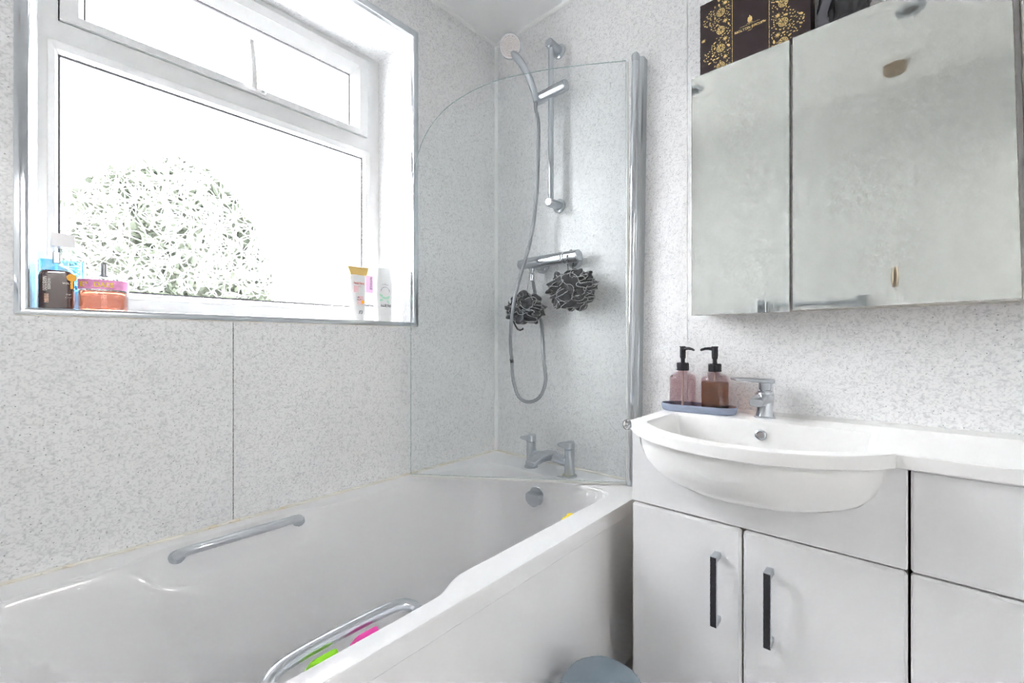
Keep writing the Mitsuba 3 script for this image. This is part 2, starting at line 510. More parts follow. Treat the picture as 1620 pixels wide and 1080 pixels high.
# glazing beads of the fixed light: ogee-like two-step slope
for leg in rect_ring(-1.4025, -0.5005, 1.1685, 1.8215, GL - 0.006, GR + 0.006, GB - 0.006, GT + 0.006, -0.272, FX + 0.004, x1i=FX - 0.006):
    put(w1, 'glazing_bead', leg, 'upvc')
for leg in rect_ring(GL - 0.006, GR + 0.006, GB - 0.006, GT + 0.006, GL, GR, GB, GT, -0.272, FX - 0.006, x1i=FX - 0.022):
    put(w1, 'glazing_bead', leg, 'upvc')
put(w1, 'gasket', cat(*rect_ring(GL, GR, GB, GT, GL + 0.004, GR - 0.004, GB + 0.004, GT - 0.004, -0.2695, FX - 0.024)), 'gasket')
pane = put(w1, 'pane', ([(-0.271, GL + 0.0005, GB + 0.0005), (-0.271, GR - 0.0005, GB + 0.0005), (-0.271, GR - 0.0005, GT - 0.0005), (-0.271, GL + 0.0005, GT - 0.0005)], [[0, 1, 2, 3]]), 'window_glass', label='obscure glass pane with pressed leaf relief')
rng = np.random.RandomState(41)
veins = []


def vein(pts, w):
    """A pressed vein of the obscure glass: half-lens ridge lying on the pane; pts are (y, z)."""
    q = catmull(pts, 5)
    keep = (q[:, 0] > GL + 0.006) & (q[:, 0] < GR - 0.006) & (q[:, 1] > GB + 0.006) & (q[:, 1] < GT - 0.006)
    if keep.sum() < 6 or not keep.all():
        q = q[keep]
    if len(q) < 6 or np.abs(np.diff(q, axis=0)).max() > 0.03:
        return
    t = np.gradient(q, axis=0)
    t /= np.linalg.norm(t, axis=1, keepdims=True) + 1e-9
    n = np.column_stack([-t[:, 1], t[:, 0]])
    ww = w * np.sin(np.linspace(0.12, np.pi - 0.12, len(q)))[:, None]
    prof = [(-1, 0.0), (-0.6, 0.40), (0, 0.55), (0.6, 0.40), (1, 0.0)]
    loops = [np.column_stack([np.full(len(q), -0.2706) + h * ww[:, 0], q + n * ww * u]) for u, h in prof]
    veins.append(loft(list(np.array(loops).transpose(1, 0, 2))))


for _ in range(720):
    c = np.array((rng.uniform(GL, GR), rng.uniform(GB, GT)))
    a0, ln, bend = rng.uniform(0, 2 * np.pi), rng.uniform(0.05, 0.12), rng.uniform(-1.3, 1.3)
    d0 = np.array((math.cos(a0), math.sin(a0)))
    d1 = np.array((-d0[1], d0[0]))
    w = rng.uniform(0.0013, 0.0030)
    spine = [c + d0 * ln * t + d1 * bend * ln * (t - t * t) for t in np.linspace(0, 1, 6)]
    vein(spine, w)
    if rng.rand() < 0.75:
        vein([c + d0 * ln * t + d1 * (bend * ln * (t - t * t) + 0.55 * ln * math.sin(math.pi * t)) for t in np.linspace(0, 1, 6)], w)
    if rng.rand() < 0.6:
        vein([c + d0 * ln * t + d1 * (bend * ln * (t - t * t) - 0.45 * ln * math.sin(math.pi * t)) for t in np.linspace(0, 1, 6)], w * 0.9)
put(pane, 'relief', cat(*veins), 'relief_glass', True, kind='stuff')
# top-hung sash
sash = put(w1, 'sash', cat(*rect_ring(SL, SR, SB, ST, SL + 0.034, SR - 0.034, SB + 0.020, ST - 0.034, -0.300, FX + 0.010)), 'upvc')
put(sash, 'glazing_bead', cat(*rect_ring(SL + 0.034, SR - 0.034, SB + 0.020, ST - 0.034, SL + 0.046, SR - 0.063, SB + 0.033, ST - 0.069, -0.272, FX + 0.009, x1i=FX - 0.018)), 'upvc')
put(sash, 'gasket', cat(*rect_ring(SL + 0.046, SR - 0.063, SB + 0.033, ST - 0.069, SL + 0.049, SR - 0.066, SB + 0.036, ST - 0.072, -0.2695, FX - 0.020)), 'gasket')
v = [(-0.271, SL + 0.047, SB + 0.034), (-0.271, SR - 0.064, SB + 0.034), (-0.271, SR - 0.064, ST - 0.070), (-0.271, SL + 0.047, ST - 0.070)]
put(sash, 'pane', (v, [[0, 1, 2, 3]]), 'window_glass')
put(w1, 'rebate', cat(cbox(XB + 0.001, XB + 0.012, SL - 0.0025, SR + 0.0025, SB - 0.0028, SB - 0.0003, 0.0001), cbox(XB + 0.001, -0.262, SR + 0.0002, SR + 0.0028, SB, ST, 0.0001), cbox(XB + 0.001, -0.262, SL, SR, ST + 0.0002, ST + 0.0028, 0.0001), cbox(XB + 0.001, -0.262, SL - 0.0028, SL - 0.0002, SB, ST, 0.0001)), 'gasket')
# handle: base plate along the bottom rail, upright lever
hy = -0.936
hd = put(w1, 'handle', cat(cbox(FX + 0.0101, FX + 0.017, hy - 0.013, hy + 0.040, 1.884, 1.899, 0.003), lathe([(0.010, 0), (0.010, 0.012), (0.008, 0.014)], (FX + 0.016, hy, 1.892), 20, (1, 0, 0))), 'white_plastic', 35)
hp = catmull([(FX + 0.030, hy, 1.884), (FX + 0.034, hy - 0.001, 1.912), (FX + 0.034, hy - 0.003, 1.96), (FX + 0.026, hy - 0.007, 2.043)], 8)
hl = []
for k, q in enumerate(hp):
    s = k / (len(hp) - 1)
    a, b = 0.0085 - 0.001 * s, 0.0045
    ang = np.arange(12) * 2 * np.pi / 12
    hl.append(np.array(q) + np.column_stack([b * np.sin(ang), a * np.cos(ang), 0 * ang]))
put(hd, 'lever', loft(hl), 'white_plastic', True)
put(hd, 'screw', rod((FX + 0.0165, hy + 0.030, 1.891), (FX + 0.0178, hy + 0.030, 1.891), 0.004), 'chrome', 30)

# ------------------------------------------------------------------ bath
bath = thing('bath', 'white acrylic bathtub below the window, with grab rails and a folding glass screen over it', 'bathtub')
RZ = 0.55
LEN = 1.70


def bath_loop(e, z, r, ew=None, zw=None, et=None, eh=None, rr=None):
    """Loop around the tub at inset e (side), et (tap end), eh (head end); ew/zw: the same at the grab-rail ledge."""
    ew = e if ew is None else ew
    zw = z if zw is None else zw
    et = e if et is None else et
    eh = e if eh is None else eh
    rr = r if rr is None else rr
    x0, x1, y0, y1 = e, 0.75 - e, -LEN + eh, -et

    def arc(cx, cy, q, a0):
        a = np.radians(a0 + np.linspace(0, 90, 13))
        return np.column_stack([cx + q * np.cos(a), cy + q * np.sin(a)])
    A = arc(x1 - rr, y1 - rr, rr, 0)           # front, tap end
    B = arc(x0 + r, y1 - r, r, 90)            # wall, tap end
    C = arc(x0 + r, y0 + r, r, 180)
    Dq = arc(x1 - rr, y0 + rr, rr, 270)
    sideL = np.column_stack([np.full(62, x0), np.linspace(y1 - r, y0 + r, 64)[1:-1]])
    sideR = np.column_stack([np.full(62, x1), np.linspace(y0 + rr, y1 - rr, 64)[1:-1]])
    top = np.column_stack([np.linspace(x1 - rr, x0 + r, 12)[1:-1], np.full(10, y1)])
    bot = np.column_stack([np.linspace(x0 + r, x1 - rr, 12)[1:-1], np.full(10, y0)])
    P = np.vstack([A, top, B, sideL, C, bot, Dq, sideR])
    w = smooth01(-0.815, -0.915, P[:, 1]) * smooth01(-1.30, -1.20, P[:, 1])
    left = P[:, 0] < 0.375
    inside = np.abs(P[:, 0] - np.where(left, x0, x1)) < 0.02
    w = w * inside
    P[:, 0] += np.where(left, 1, -1) * w * (ew - e)
    zz = z + w * (zw - z)
    return np.column_stack([P, zz])


tub = [
    bath_loop(0.030, 0.505, 0.01), bath_loop(0.004, 0.505, 0.012), bath_loop(0.0005, 0.509, 0.013), bath_loop(0.0005, 0.545, 0.013), bath_loop(0.002, 0.549, 0.013), bath_loop(0.006, RZ, 0.013),
    bath_loop(0.070, RZ, 0.09, 0.041, RZ, et=0.132, eh=0.12, rr=0.065),
    bath_loop(0.077, 0.549, 0.09, 0.046, 0.549, et=0.140, eh=0.13, rr=0.065),
    bath_loop(0.083, 0.544, 0.09, 0.052, 0.542, et=0.146, eh=0.14, rr=0.065),
    bath_loop(0.088, 0.530, 0.09, 0.085, 0.513, et=0.151, eh=0.15, rr=0.065),
    bath_loop(0.092, 0.510, 0.09, 0.118, 0.483, et=0.155, eh=0.16, rr=0.066),
    bath_loop(0.096, 0.480, 0.09, 0.130, 0.470, et=0.160, eh=0.19, rr=0.068),
    bath_loop(0.101, 0.440, 0.09, 0.134, 0.430, et=0.166, eh=0.22, rr=0.07),
    bath_loop(0.118, 0.320, 0.09, 0.140, 0.320, et=0.185, eh=0.30, rr=0.08),
    bath_loop(0.138, 0.220, 0.10, 0.150, 0.220, et=0.210, eh=0.38, rr=0.09),
    bath_loop(0.158, 0.182, 0.10, et=0.235, eh=0.43), bath_loop(0.185, 0.160, 0.10, et=0.27, eh=0.47), bath_loop(0.225, 0.152, 0.09, et=0.31, eh=0.52),
]
put(bath, 'tub', loft(tub, False, True), 'acrylic', 42)
put(bath, 'front_panel', cbox(0.716, 0.736, -LEN, -0.001, 0.03, 0.504, 0.003), 'gloss_white', label='glossy white side panel')
put(bath, 'plinth', cbox(0.60, 0.70, -LEN, -0.01, 0.001, 0.0299, 0.001), 'gloss_white')
bead_w = [(0.002 + 0.0012 * math.sin(y * 37), y, RZ + 0.002) for y in np.linspace(-LEN, -0.004, 90)]
put(bath, 'sealant_bead', tube(bead_w, [0.0045 + 0.0007 * math.sin(k * 1.7) for k in range(90)], 8), 'sealant', True, label='yellowed sealant bead along the wall')
put(bath, 'sealant_bead', tube([(x, -0.003, RZ + 0.002) for x in np.linspace(0.004, 0.745, 40)], [0.0045 + 0.0008 * math.sin(k * 2.3) for k in range(40)], 8), 'sealant', True, label='yellowed sealant bead at the tap end')
# grab rails
for s in (0, 1):
    mx = (lambda x: x) if s == 0 else (lambda x: 0.75 - x)
    pts = [(0.086, -1.205, 0.511), (0.096, -1.202, 0.520), (0.110, -1.180, 0.527), (0.116, -1.140, 0.529), (0.117, -1.060, 0.530), (0.116, -0.990, 0.529), (0.110, -0.948, 0.527), (0.096, -0.928, 0.520), (0.086, -0.925, 0.511)]
    if s == 0:
        pts = [(0.070, -1.197, 0.527), (0.082, -1.194, 0.538), (0.100, -1.172, 0.547), (0.107, -1.130, 0.549), (0.108, -1.050, 0.550), (0.107, -0.975, 0.549), (0.100, -0.936, 0.547), (0.082, -0.914, 0.538), (0.070, -0.911, 0.527)]
    g = put(bath, 'grab_rail', tube(catmull([(mx(x), y, z) for x, y, z in pts], 8), 0.0112, 18), 'chrome_bright', True, label='chrome grab rail on the wall side' if s == 0 else 'chrome grab rail on the room side')
    for yy in (pts[0][1], pts[-1][1]):
        nrm = np.array([0.68 if s == 0 else -0.68, 0, 0.73])
        put(g, 'rosette', lathe([(0.017, 0), (0.018, 0.003), (0.014, 0.007), (0.011, 0.009)], np.array((mx(pts[0][0]), yy, pts[0][2])) - nrm * 0.001, 24, nrm), 'chrome', 30)
# overflow: D-shaped rotary knob on the tap-end wall
ov_c = np.array((0.362, -0.1615, 0.468))
th = np.linspace(np.pi + 0.45, 2 * np.pi + 0.0, 22)
dsh = Polygon([(0.033 * math.cos(a), 0.033 * math.sin(a)) for a in np.linspace(math.radians(155), math.radians(385), 30)])
put(bath, 'overflow_knob', place(prism(dsh, 0, 0.028, 0.003), ON_BACK, ov_c), 'chrome', 30, label='chrome overflow knob with a flat top')
put(bath, 'overflow_plate', lathe([(0.036, 0), (0.0365, 0.003), (0.034, 0.005)], ov_c + (0, 0.006, 0), 30, (0, -1, 0)), 'chrome_bright', 30)
# emblem plate on the deck
put(bath, 'badge', cbox(0.430, 0.462, -0.131, -0.118, RZ + 0.0001, RZ + 0.0012, 0.0004), 'grey_print', label='small grey badge on the tap deck')

# bath mixer tap
bt = thing('bath_mixer_tap', 'chrome bath mixer tap with two pillars standing on the end of the bathtub', 'tap')
TX = (0.285, 0.468)
TYY = -0.098
for k, tx in enumerate(TX):
    pil = put(bt, 'pillar', lathe([(0.0185, 0.006), (0.0185, 0.078)], (tx, TYY, RZ), 30), 'chrome', 30)
    put(bt, 'base_flange', lathe([(0.0275, 0.0002), (0.0275, 0.004), (0.024, 0.007), (0.019, 0.008)], (tx, TYY, RZ), 30), 'chrome', 30)
    put(bt, 'collar', lathe([(0.0175, 0.078), (0.0175, 0.0795), (0.0188, 0.080), (0.0188, 0.101), (0.017, 0.102)], (tx, TYY, RZ), 30), 'chrome', 30)
    # lever cap: round cap with a beak that points to the left
    cap = aff.translate(Point(0, 0).buffer(0.0195, 16).union(Polygon([(-0.050, -0.010), (-0.050, 0.004), (0.0, 0.0192), (0.0, -0.0192)])), 0, 0)
    cm = prism(cap, 0, 0.018, 0.003)
    vv = np.asarray(cm.vertices).copy()
    fall = np.clip((-vv[:, 0] - 0.012) / 0.04, 0, 1)
    vv[:, 2] = np.where(vv[:, 2] < 0.009, vv[:, 2] + 0.006 * fall, vv[:, 2] - 0.004 * fall) + 0.010 * (1 - np.clip((-vv[:, 0]) / 0.05, 0, 1)) * (vv[:, 2] > 0.009)
    put(bt, 'lever', trimesh.Trimesh(vv + (tx, TYY, RZ + 0.102), cm.faces, process=False), 'chrome', 30)
br = catmull([(TX[0] + 0.012, TYY, 0.600), (0.33, TYY - 0.006, 0.607), (0.376, TYY - 0.012, 0.612), (0.42, TYY - 0.006, 0.607), (TX[1] - 0.012, TYY, 0.600)], 8)
put(bt, 'bridge', tube(br, 0.0165, 20), 'chrome', True)
sp = []
for s, (yy, zz, wx, hz) in enumerate([(-0.085, 0.614, 0.030, 0.015), (-0.125, 0.616, 0.029, 0.014), (-0.175, 0.612, 0.026, 0.012), (-0.215, 0.604, 0.023, 0.010), (-0.2185, 0.603, 0.020, 0.007)]):
    a = np.arange(24) * 2 * np.pi / 24
    c, q = np.cos(a), np.sin(a)
    sp.append(np.column_stack([0.376 + wx * np.sign(c) * np.abs(c) ** 0.5, np.full(24, yy), zz + hz * np.sign(q) * np.abs(q) ** 0.5]))
put(bt, 'spout', loft(sp), 'chrome', 40)

# ------------------------------------------------------------------ shower screen
ss = thing('shower_screen', 'hinged clear glass shower screen with curved top, swung in over the bathtub', 'shower screen')
HP, LP = np.array([0.684, -0.050]), np.array([0.030, -0.497])
DV = (LP - HP) / np.linalg.norm(LP - HP)
NV = np.array([DV[1], -DV[0]])
curve = catmull([(0.786, 1.50), (0.784, 1.61), (0.768, 1.702), (0.732, 1.805), (0.661, 1.893), (0.567, 1.951), (0.462, 1.988), (0.34, 2.007), (0.225, 2.017), (0.012, 2.023)], 6)
gp = Polygon([(0.010, 0.562), (0.786, 0.562)] + [tuple(q) for q in curve])
cols = [(DV[0], DV[1], 0), (0, 0, 1), (NV[0], NV[1], 0)]
gpts = np.array(shapely.geometry.polygon.orient(gp).exterior.coords)[:-1]
gtri = np.asarray(earcut.triangulate_float64(gpts, np.array([len(gpts)], np.uint32))).reshape(-1, 3)
sheet = trimesh.Trimesh(np.column_stack([gpts, np.zeros(len(gpts))]), gtri, process=False)
glass = put(ss, 'glass', place(sheet, cols, (HP[0], HP[1], 0)), 'screen_glass')
rim = loft([[(q[0], q[1], -0.003), (q[0] - m_[0] * 0.0012, q[1] - m_[1] * 0.0012, 0.0), (q[0], q[1], 0.003)] for q, m_ in [(gpts[k], (lambda d: np.array([d[1], -d[0]]) / (np.linalg.norm(d) + 1e-9))(gpts[(k + 1) % len(gpts)] - gpts[k - 1])) for k in range(len(gpts))]], False, False, True)
put(glass, 'edge', place(rim, cols, (HP[0], HP[1], 0)), 'glass_edge')
put(ss, 'bottom_seal', place(prism(sbox(0.012, 0.5515, 0.784, 0.5618), -0.0035, 0.0035, 0.001), cols, (HP[0], HP[1], 0)), 'clear_seal', label='clear plastic bottom seal')
lean = lambda z: 0.024 * (z - 1.3) / 1.5
tz = np.linspace(0.553, 2.012, 8)
put(ss, 'hinge_post', tube([(HP[0] + 0.008 + lean(z), -0.044, z) for z in tz], 0.0125, 26), 'chrome_bright', 40, label='round chrome hinge post')
put(ss, 'post_cap', tube([(HP[0] + 0.008 + lean(z), -0.044, z) for z in (2.0122, 2.018, 2.036, 2.040)], [0.0115, 0.0130, 0.0130, 0.011], 26), 'chrome_worn', 40)
chan = []
for z in (0.553, 2.030):
    c = 0.702 + lean(z)
    chan.append([(c - 0.010, -0.0006, z), (c - 0.010, -0.036, z), (c - 0.004, -0.040, z), (c + 0.010, -0.034, z), (c + 0.0135, -0.028, z), (c + 0.0135, -0.0006, z)])
put(ss, 'wall_channel', loft(chan), 'chrome_worn', label='chrome wall channel')
put(ss, 'glass_seal', place(prism(sbox(0.002, 0.565, 0.011, 2.015), -0.0045, 0.0045, 0.001), cols, (HP[0], HP[1], 0)), 'clear_seal')
mk = prism(sbox(0.060, 1.950, 0.068, 1.953).union(sbox(0.061, 1.944, 0.067, 1.946)), 0.0031, 0.0034)
put(ss, 'safety_mark', place(mk, cols, (HP[0], HP[1], 0)), 'grey_print')

# ------------------------------------------------------------------ shower: riser rail, handset, hose, valve
rr_ = thing('shower_riser_rail', 'chrome shower riser rail on the back wall above the tub', 'shower rail')
RX, RY = 0.355, -0.060
put(rr_, 'rail', tube([(RX, RY, z) for z in (1.600, 1.8, 2.0, 2.222)], 0.0105, 22), 'chrome', True)
for zz in (2.222, 1.597):
    b = put(rr_, 'wall_bracket', rod((RX, -0.006, zz), (RX, -0.078, zz), 0.0175, 26), 'chrome', 30)
    put(b, 'rosette', lathe([(0.028, 0.0005), (0.0285, 0.006), (0.024, 0.009), (0.018, 0.010)], (RX, 0, zz), 30, (0, -1, 0)), 'chrome_worn', 30)
sl = put(rr_, 'slider', rod((RX - 0.070, -0.066, 2.024), (RX + 0.080, -0.066, 2.031), 0.0215, 28), 'chrome', 30)
put(sl, 'rib', cat(*[cbox(RX + 0.035 + 0.010 * k, RX + 0.040 + 0.010 * k, -0.069, -0.064, 2.049, 2.054, 0.0008) for k in range(3)]), 'chrome')

hs = thing('hand_shower', 'chrome hand shower with round perforated face, parked in the riser slider', 'shower head')
hh = catmull([(RX - 0.052, -0.088, 2.000), (RX - 0.060, -0.092, 2.045), (RX - 0.080, -0.104, 2.110), (RX - 0.108, -0.118, 2.170), (RX - 0.140, -0.128, 2.215)], 8)
rad = np.interp(np.linspace(0, 1, len(hh)), [0, 0.1, 0.6, 0.85, 1.0], [0.0105, 0.0125, 0.014, 0.0155, 0.012])
put(hs, 'grip', tube(hh, rad, 22), 'chrome', True)
hc = np.array([RX - 0.143, -0.140, 2.238])
hn = np.array([0.42, -0.78, -0.46])
hn /= np.linalg.norm(hn)
put(hs, 'head', lathe([(0.010, -0.028), (0.026, -0.024), (0.040, -0.012), (0.0445, 0.0), (0.0455, 0.006), (0.0435, 0.010), (0.0415, 0.0102)], hc, 40, hn), 'chrome', 40)
put(hs, 'spray_plate', lathe([(0.0412, 0.0095), (0.0412, 0.0108), (0.040, 0.0115)], hc, 40, hn), 'spray_face', 30, label='pale round spray plate')
ha, hb = frame_of(hn)
dots = []
for ring, (R_, cnt) in enumerate([(0.0055, 5), (0.011, 10), (0.019, 16), (0.0265, 22), (0.034, 28)]):
    for k in range(cnt):
        a = 2 * np.pi * (k + 0.5 * (ring % 2)) / cnt
        c = hc + hn * 0.0112 + R_ * (math.cos(a) * ha + math.sin(a) * hb)
        dots.append(lathe([(0.0017, 0), (0.0013, 0.0016)], c, 7, hn))
put(hs, 'nozzles', cat(*dots), 'nozzle', kind='stuff')

hose = thing('shower_hose', 'long grey metal shower hose hanging in a loop below the valve', 'shower hose')
hy_ = -0.088
hpath = [(RX - 0.052, hy_, 1.999), (0.3005, hy_, 1.975), (0.318, hy_ - 0.004, 1.895), (0.308, hy_ - 0.002, 1.651), (0.277, hy_ - 0.004, 1.456), (0.266, hy_ - 0.085, 1.228), (0.229, hy_ - 0.070, 1.075), (0.180, hy_ - 0.008, 0.971), (0.181, hy_, 0.892), (0.211, hy_, 0.823), (0.266, hy_, 0.806), (0.322, hy_, 0.833), (0.350, hy_, 0.897), (0.341, hy_, 0.976), (0.296, hy_ + 0.045, 1.115), (0.256, hy_ + 0.066, 1.20), (0.254, -0.040, 1.27), (0.262, -0.064, 1.322)]
hpath[0] = (0.3025, -0.0885, 2.001)
hc_ = catmull(hpath, 26)
nr = len(hc_)
put(hose, 'tube', tube(hc_, 0.0068, 14), 'hose_grey', True)
put(hose, 'end_nut', lathe([(0.0095, 0), (0.0095, 0.022), (0.008, 0.026)], (0.262, -0.064, 1.298), 16), 'chrome', 30)
put(hose, 'band', tube([hc_[26 * 7 - 2], hc_[26 * 7 + 2]], 0.0074, 14), 'black_plastic')

vb = thing('shower_valve', 'chrome bar shower valve on the back wall below the riser rail', 'shower valve')
VY, VZ = -0.058, 1.371
put(vb, 'bar', rod((0.236, VY, VZ), (0.415, VY, VZ + 0.001), 0.0235, 34), 'chrome', 30)
put(vb, 'ring', rod((0.4152, VY, VZ + 0.001), (0.422, VY, VZ + 0.001), 0.0225, 34), 'chrome_worn', 30)
put(vb, 'temperature_knob', rod((0.4222, VY, VZ + 0.001), (0.487, VY, VZ + 0.002), 0.0235, 34), 'chrome', 30)
put(vb, 'flow_knob', rod((0.190, VY, VZ), (0.2358, VY, VZ), 0.0205, 8), 'chrome', 20)
for fx_, fz_ in ((0.272, 1.366), (0.430, 1.368)):
    put(vb, 'wall_flange', lathe([(0.034, 0.0005), (0.034, 0.006), (0.028, 0.018), (0.018, 0.024), (0.018, 0.040)], (fx_, 0, fz_), 30, (0, -1, 0)), 'chrome_worn', 30)
put(vb, 'outlet', lathe([(0.010, 0), (0.011, 0.002), (0.011, 0.022)], (0.262, -0.064, 1.325), 16), 'chrome', 30)


# bath puffs
def puff(name, c, R, seed, label, mat, ribbons=15, sq=(1, 1, 1)):
    rng = np.random.RandomState(seed)
    t = thing(name, label, 'bath puff', 'mesh bath puffs hanging on the shower valve')
    sheets, edges = [], []
    nu, nv = 72, 5
    golden = math.pi * (3 - math.sqrt(5))
    for k in range(ribbons):
        zz = 1 - 2 * (k + 0.5) / ribbons
        n = np.array([math.sqrt(1 - zz * zz) * math.cos(golden * k), -zz, math.sqrt(1 - zz * zz) * math.sin(golden * k)])
        n += rng.normal(size=3) * 0.18
        n /= np.linalg.norm(n)
        a, b = frame_of(n)
        th_ = np.linspace(0, 2 * np.pi, nu)
        m1, m2, m3 = rng.randint(2, 4), rng.randint(4, 7), rng.randint(7, 10)
        q1, q2, q3 = rng.uniform(0, 6.28, 3)
        am = rng.uniform(0.50, 0.85)
        Rk = R * rng.uniform(0.92, 1.08)
        sx = rng.uniform(0.45, 0.9)
        grid = []
        for s in np.linspace(0.05, 1.0, nv):
            al = am * s * (1 + 0.28 * np.sin(m1 * th_ + q1) + 0.16 * np.sin(m2 * th_ + q2))
            rr2 = 0.50 + 0.50 * s ** 0.8 + s * (0.10 * np.sin(m2 * th_ + q3) + 0.06 * np.sin(m3 * th_ + q2))
            D = np.cos(al)[:, None] * n + np.sin(al)[:, None] * (np.cos(th_)[:, None] * a + sx * np.sin(th_)[:, None] * b)
            D /= np.linalg.norm(D, axis=1, keepdims=True)
            grid.append(np.asarray(c) + Rk * D * rr2[:, None] * np.asarray(sq))
        G = np.array(grid)
        G[:, :, 1] = np.minimum(G[:, :, 1], -0.004)
        idx = np.arange(nv * nu).reshape(nv, nu)
        q = np.stack([idx[:-1, :-1], idx[:-1, 1:], idx[1:, 1:], idx[1:, :-1]], -1).reshape(-1, 4)
        sheets.append(as_tm((G.reshape(-1, 3), q)))
        edges.append(tube(G[-1], 0.0011, 5))
    sheets.append(ellipsoid(c, np.array((0.62, 0.62, 0.62)) * R * np.asarray(sq), 10))
    put(t, 'netting', cat(*sheets), mat, True)
    put(t, 'edging', cat(*edges), 'mesh_edge', True, label='pale edging of the ruffles')
    return t


p1 = puff('bath_puff', (0.257, -0.100, 1.1835), 0.068, 3, 'dark grey ruffled bath puff at left, behind the hanging shower hose', 'mesh_black', sq=(1.25, 0.82, 0.95))
p2 = puff('bath_puff', (0.468, -0.082, 1.243), 0.074, 11, 'largest dark bath puff, hanging from the right end of the shower valve', 'mesh_black', 19, sq=(1.28, 0.85, 1.02))
p3 = puff('bath_puff', (0.388, -0.046, 1.255), 0.038, 23, 'small brown-grey bath puff squeezed between the two dark ones', 'mesh_brown', 12, sq=(1.2, 0.8, 1.0))
put(p1, 'loop', tube(catmull([(0.270, -0.078, 1.348), (0.268, -0.09, 1.30), (0.262, -0.100, 1.235)], 8), 0.0018, 6), 'mesh_edge', True)
put(p1, 'tail', tube(catmull([(0.196, -0.105, 1.180), (0.193, -0.105, 1.148), (0.210, -0.105, 1.112), (0.230, -0.105, 1.096), (0.250, -0.105, 1.102)], 8), 0.0035, 6), 'mesh_black', True)
put(p2, 'loop', tube(catmull([(0.452, -0.078, 1.29), (0.450, -0.084, 1.345), (0.448, -0.0835, 1.372), (0.448, -0.06, 1.3972), (0.448, -0.04, 1.39), (0.452, -0.05, 1.34), (0.462, -0.075, 1.29)], 8), 0.0018, 6), 'mesh_black', True)
put(p3, 'loop', tube(catmull([(0.385, -0.052, 1.268), (0.383, -0.058, 1.315), (0.388, -0.061, 1.349)], 8), 0.003, 6), 'mesh_edge', True)

# ------------------------------------------------------------------ vanity and basin
VX0, VX1, VF = 0.828, 1.3965, -0.325
van = thing('vanity_unit', 'glossy white vanity unit with two doors below the basin', 'cabinet')
put(van, 'carcass_side', cbox(VX0 + 0.004, VX0 + 0.020, VF + 0.0205, -0.003, 0.001, 0.800, 0.001), 'carcass')
put(van, 'carcass_side', cbox(VX1 - 0.018, VX1 - 0.002, VF + 0.0205, -0.003, 0.001, 0.800, 0.001), 'carcass')
put(van, 'carcass_base', cbox(VX0 + 0.0205, VX1 - 0.0185, VF + 0.0205, -0.003, 0.080, 0.096, 0.001), 'carcass')
put(van, 'carcass_rail', cbox(VX0 + 0.0205, VX1 - 0.0185, VF + 0.0205, VF + 0.036, 0.590, 0.640, 0.001), 'carcass')
put(van, 'carcass_post', cbox(1.095, 1.116, VF + 0.0205, VF + 0.036, 0.097, 0.589, 0.001), 'carcass')
for k, (a, b, hx) in enumerate(((VX0, 1.1035, 1.052), (1.1075, VX1 - 0.002, 1.164))):
    dr_ = put(van, 'door', cbox(a, b, VF, VF + 0.018, 0.095, 0.607, 0.006), 'gloss_white')
    bar = cat(cbox(hx - 0.0075, hx + 0.0075, VF - 0.036, VF - 0.027, 0.372, 0.540, 0.001), cbox(hx - 0.0075, hx + 0.0075, VF - 0.0275, VF - 0.0002, 0.526, 0.5395, 0.001), cbox(hx - 0.0075, hx + 0.0075, VF - 0.0275, VF - 0.0002, 0.3725, 0.386, 0.001))
    put(dr_, 'handle', bar, 'chrome', label='chrome bow handle')
    put(dr_, 'handle_strip', cbox(hx - 0.0068, hx + 0.0068, VF - 0.0368, VF - 0.0361, 0.374, 0.538, 0.0003), 'handle_front', label='dark worn front of the handle')
wcu = thing('cistern_cabinet', 'glossy white cistern cabinet with two panels right of the vanity unit', 'cabinet')
put(wcu, 'carcass', cbox(1.402, 1.990, VF + 0.0205, -0.003, 0.001, 0.800, 0.001), 'carcass')
put(wcu, 'panel', cbox(1.3985, 1.995, VF, VF + 0.018, 0.6105, 0.806, 0.004), 'gloss_white')
put(wcu, 'panel', cbox(1.3985, 1.995, VF, VF + 0.018, 0.095, 0.6065, 0.004), 'gloss_white')

wt = thing('basin_worktop', 'white moulded worktop with a bow-fronted basin, on the vanity unit', 'basin')
WZ0, WZ1 = 0.807, 0.835


def bow(xl, xr, yside, ypeak, n=40):
    xs = np.linspace(xl, xr, n)
    c = (xl + xr) / 2
    h = (xr - xl) / 2
    dpt = abs(ypeak - yside)
    R_ = (h * h + dpt * dpt) / (2 * dpt)
    return [(x, ypeak + (R_ - math.sqrt(R_ * R_ - (x - c) ** 2))) for x in xs]


front = bow(0.838, 1.3745, -0.345, -0.4965)
outline = Polygon([(0.829, -0.001)] + [(0.829, -0.336)] + front + [(1.377, -0.3385), (2.0, -0.338), (2.0, -0.001)])
slab = as_mf(prism(outline, WZ0, WZ1, 0.0022))
ib = bow(0.874, 1.343, -0.333, -0.4625, 44)
ib = [(x, y) for x, y in ib]
bk = [(1.345, -0.29), (1.345, -0.20), (1.343, -0.135), (1.335, -0.123), (1.28, -0.1215), (1.2, -0.1225), (1.1, -0.124), (1.0, -0.126), (0.93, -0.130), (0.884, -0.135), (0.874, -0.145), (0.873, -0.24)]
inner = np.array(ib + bk)
cen = np.array([1.108, -0.285])


def shrink(P, sx, sy, z, c=cen):
    return np.column_stack([c[0] + (P[:, 0] - c[0]) * sx, c[1] + (P[:, 1] - c[1]) * sy, np.full(len(P), z)])


